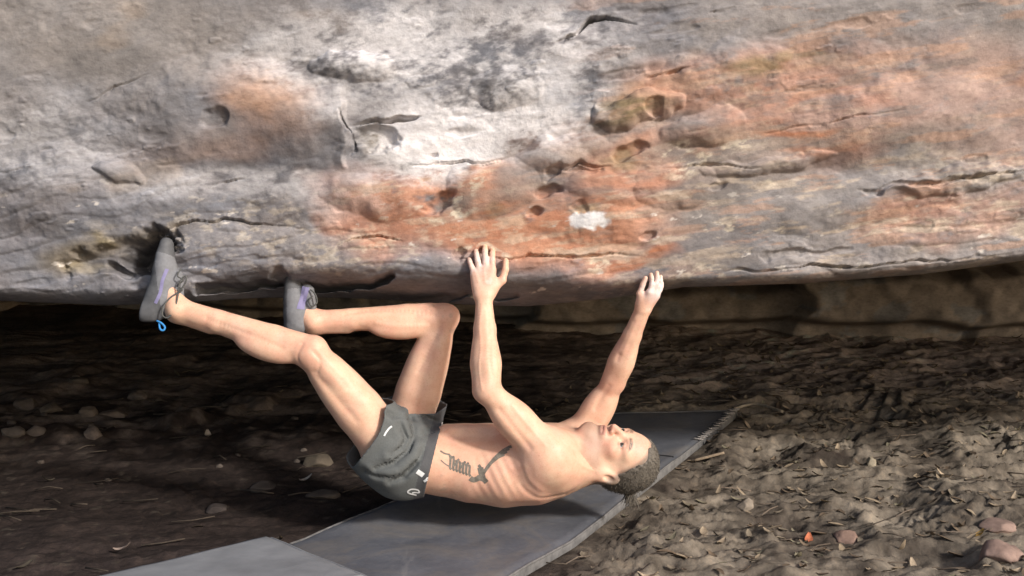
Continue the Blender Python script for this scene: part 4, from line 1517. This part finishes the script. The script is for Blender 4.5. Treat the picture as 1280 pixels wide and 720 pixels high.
project_patch(bvs1, [([(210, 336), (206, 350), (204, 366), (199, 378)], 4)], 4, .0015, 'side_panel', LILAC, s1)
bpy.ops.object.select_all(action='DESELECT') if False else None

# ================================================================== STONES, LITTER
STONEM = make_rock_mat('field_stone')


def stone(px, py, w, hgt, col, label, seed, rot=0.0, group=None, sink=0.5, name='stone'):
    p = ground_at(px, py)
    W = w / F * p[1] / 2
    Hh = hgt / F * p[1] / 2
    bm = bmesh.new()
    bmesh.ops.create_icosphere(bm, subdivisions=4, radius=1)
    V = np.array([v.co[:] for v in bm.verts])
    Fq = [[v.index for v in f.verts] for f in bm.faces]
    bm.free()
    n = fbm(V[:, 0] * 1.2 + seed, V[:, 1] * 1.2, V[:, 2] * 1.2, 3, 500)
    V = V * (1 + 0.28 * n + 0.05 * fbm(V[:, 0] * 5 + seed, V[:, 1] * 5, V[:, 2] * 5, 2, 510))[:, None]
    for q in range(9):
        nn = unit(np.random.default_rng(int(seed * 100) + q).normal(0, 1, 3))
        dd = V @ nn
        lim = 0.62 + 0.03 * q
        V = V - np.clip(dd - lim, 0, None)[:, None] * nn * 0.85
    V = V * np.array([W, W * .8, Hh * 1.25])
    c, s = math.cos(rot), math.sin(rot)
    V = np.stack([V[:, 0] * c - V[:, 1] * s, V[:, 0] * s + V[:, 1] * c, V[:, 2]], -1)
    z = ground_z(p[0], p[1] + W * .4)
    cc = np.array(col) * (1 + .3 * fbm(V[:, 0] * 30, V[:, 1] * 30, V[:, 2] * 30, 3, 520))[:, None]
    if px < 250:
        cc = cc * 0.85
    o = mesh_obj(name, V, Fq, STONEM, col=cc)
    o.location = (p[0], p[1] + W * .4, z + Hh * (1 - 2 * sink) * .8)
    return tag(o, label, 'stone', group)


GR = 'stones scattered on the ground'
for a in [(108, 521, 25, 15, (.16, .125, .10), 'rounded brown stone, left of a longer flat one on the dark soil at left'),
          (140, 520, 36, 13, (.15, .118, .098), 'long flat brown stone beside a rounded one on the dark soil at left'),
          (115, 549, 26, 17, (.17, .135, .115), 'pale round stone standing alone in front of the other left stones'),
          (30, 511, 38, 17, (.12, .095, .08), 'big dull brown stone near the left edge, left of a flatter one'),
          (62, 516, 34, 14, (.12, .095, .075), 'flat dull brown stone between the big edge stone and the rounded stone'),
          (14, 549, 30, 14, (.12, .10, .085), 'low brown stone at the very left edge, half sunk in soil'),
          (42, 545, 26, 20, (.13, .105, .09), 'brown stone just right of the low stone at the left edge'),
          (94, 479, 28, 9, (.11, .09, .075), 'small flat stone highest up on the left slope'),
          (172, 498, 26, 15, (.13, .105, .09), 'squarish stone behind the long flat brown stone at left'),
          (395, 583, 42, 20, (.10, .08, .06), 'tan stone lying just left of the grey shorts'),
          (402, 622, 44, 13, (.075, .06, .05), 'long low stone above the corner of the long pad'),
          (330, 612, 40, 14, (.055, .045, .04), 'dark flat stone left of the long low stone by the pad'),
          (270, 640, 30, 13, (.05, .04, .036), 'dull stone in the middle of the bare left soil'),
          (932, 637, 24, 18, (.24, .20, .16), 'pale rounded stone on the right litter near the pad edge'),
          (1062, 676, 40, 20, (.25, .165, .13), 'reddish flat stone in the lower right litter'),
          (1090, 582, 16, 17, (.27, .23, .17), 'small pale upright stone amid the right litter'),
          (1255, 700, 60, 30, (.26, .18, .15), 'pinkish stone in the bottom right corner'),
          (1250, 664, 50, 16, (.25, .175, .145), 'pinkish slab above the bottom right corner stone'),
          (1155, 402, 14, 7, (.2, .165, .13), 'small pale stone at the foot of the back wall')]:
    stone(*a[:5], a[5], a[0] * .013, rot=RNG.uniform(-.5, .5), group=GR)
for k in range(15):
    px = RNG.uniform(10, 470)
    py = RNG.uniform(470, 610)
    w = RNG.uniform(7, 15)
    stone(px, py, w, w * .55, tuple(np.array([.13, .105, .088]) * RNG.uniform(.4, .9)), 'small brown pebble strewn over the dark soil left of the climber', 40 + k * 3.1, group='pebbles on the left soil', name='pebble')


def leaf_mat():
    m, nt, b = mat_new('dry_leaves', 0.85, 0.2)
    c = attr_col(nt)
    n = noise_tex(nt, 60, 4, .6)
    r = ramp(nt, n.outputs['Fac'], [(.3, (.7, .68, .66)), (.7, (1.25, 1.2, 1.15))])
    nt.links.new(mixc(nt, c, r.outputs['Color'], 1.0, 'MULTIPLY'), b.inputs['Base Color'])
    return m


LEAF = leaf_mat()


def leaf_geo(p, L, W, yaw, tilt, curl, n=5):
    V, Fc = [], []
    c, s = math.cos(yaw), math.sin(yaw)
    for i in range(n):
        t = i / (n - 1)
        w = W * math.sin(math.pi * (0.06 + 0.9 * t)) ** .8
        for k in (-1, 0, 1):
            lx, ly = (t - .5) * L, k * w
            lz = curl * (2 * t - 1) ** 2 * L * .35 + abs(k) * W * .35 + tilt * (t - .5) * L
            V.append((p[0] + lx * c - ly * s, p[1] + lx * s + ly * c, p[2] + lz))
    for i in range(n - 1):
        for k in (0, 1):
            a = i * 3 + k
            Fc.append((a, a + 3, a + 4, a + 1))
    return V, Fc


def litter():
    V, Fc, Cc = [], [], []
    n = 0
    tones = [(.21, .19, .135), (.30, .24, .17), (.16, .12, .085), (.36, .29, .21), (.22, .185, .14), (.12, .09, .065)]
    while n < 1300:
        x, y = RNG.uniform(-1.9, 3.0), 3.2 + RNG.random() ** .8 * 4.0
        den = float(sstep(-.2, .7, x - 0.16 * (y - 4.2))) * (1.0 if y < 6.2 else .5) + .03
        if RNG.random() > den or max(quad_sd(np.array(x), np.array(y), PADA), quad_sd(np.array(x), np.array(y), PADB)) > -.01:
            continue
        L = RNG.uniform(.02, .062)
        z = ground_z(x, y) + .006
        v, f = leaf_geo((x, y, z), L, L * RNG.uniform(.14, .26), RNG.uniform(0, 6.28), RNG.normal(0, .25), RNG.uniform(-.5, .9))
        o = len(V)
        V += v
        Fc += [tuple(i + o for i in q) for q in f]
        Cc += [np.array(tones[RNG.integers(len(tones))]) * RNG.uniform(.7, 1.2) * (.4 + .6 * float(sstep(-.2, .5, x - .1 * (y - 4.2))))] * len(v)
        n += 1
    for k in range(260):     # twigs
        x, y = RNG.uniform(-1.9, 2.8), RNG.uniform(3.3, 6.6)
        if max(quad_sd(np.array(x), np.array(y), PADA), quad_sd(np.array(x), np.array(y), PADB)) > -.02:
            continue
        L, a = RNG.uniform(.04, .16), RNG.uniform(-.9, .9)
        z = ground_z(x, y) + .010
        pts = [(x - L / 2 * math.cos(a), y - L / 2 * math.sin(a), z), (x, y, z + RNG.uniform(.0, .012)), (x + L / 2 * math.cos(a), y + L / 2 * math.sin(a), z + RNG.uniform(0, .012))]
        v, f = tube(pts, RNG.uniform(.0015, .003), 4)
        o = len(V)
        V += [list(p) for p in v]
        Fc += [tuple(i + o for i in q) for q in f]
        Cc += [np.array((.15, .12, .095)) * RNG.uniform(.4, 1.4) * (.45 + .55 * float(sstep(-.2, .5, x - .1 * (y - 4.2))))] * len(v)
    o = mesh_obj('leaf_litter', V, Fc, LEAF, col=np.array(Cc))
    tag(o, 'dry brown leaves and twigs carpeting the soil right of the pad', 'leaf litter', kind='stuff')


litter()


def single_leaf(px, py, L, col, label, yaw):
    p = ground_at(px, py)
    v, f = leaf_geo((0, 0, 0), L, L * .28, yaw, .35, .6, 7)
    o = mesh_obj('leaf', v, f, LEAF, col=np.tile(col, (len(v), 1)))
    o.location = (p[0], p[1], p[2] + .012)
    tag(o, label, 'leaf', 'single leaves that stand out')


single_leaf(1011, 680, .05, (.50, .17, .09), 'bright orange leaf on the right litter', 1.3)
single_leaf(1222, 674, .05, (.45, .28, .08), 'yellow leaf on the litter near the right edge', .3)
single_leaf(152, 692, .055, (.28, .22, .19), 'pale curled leaf on the bare soil left of the lighter pad', .1)
single_leaf(382, 604, .05, (.45, .40, .36), 'whitish leaf beside the tan stone left of the shorts', .4)
single_leaf(260, 548, .05, (.33, .28, .23), 'slim pale leaf standing up on the dark soil under the calf', 1.9)


def stick(pts, r, col, label):
    q = []
    for a, b, dz in pts:
        p = ground_at(a, b)
        q.append(p + np.array([0, 0, dz]))
    v, f = tube(catmull(q, 6), r, 7)
    o = mesh_obj('stick', v, f, LEAF, col=np.tile(col, (len(v), 1)))
    tag(o, label, 'stick', 'sticks by the pad')


stick([(918, 516, .02), (945, 514, .035), (978, 520, .02)], .007, (.34, .29, .23), 'pale bleached stick beyond the far corner of the long pad')
stick([(868, 580, .015), (905, 572, .02)], .006, (.24, .19, .14), 'short brown stick poking out by the pad rim')
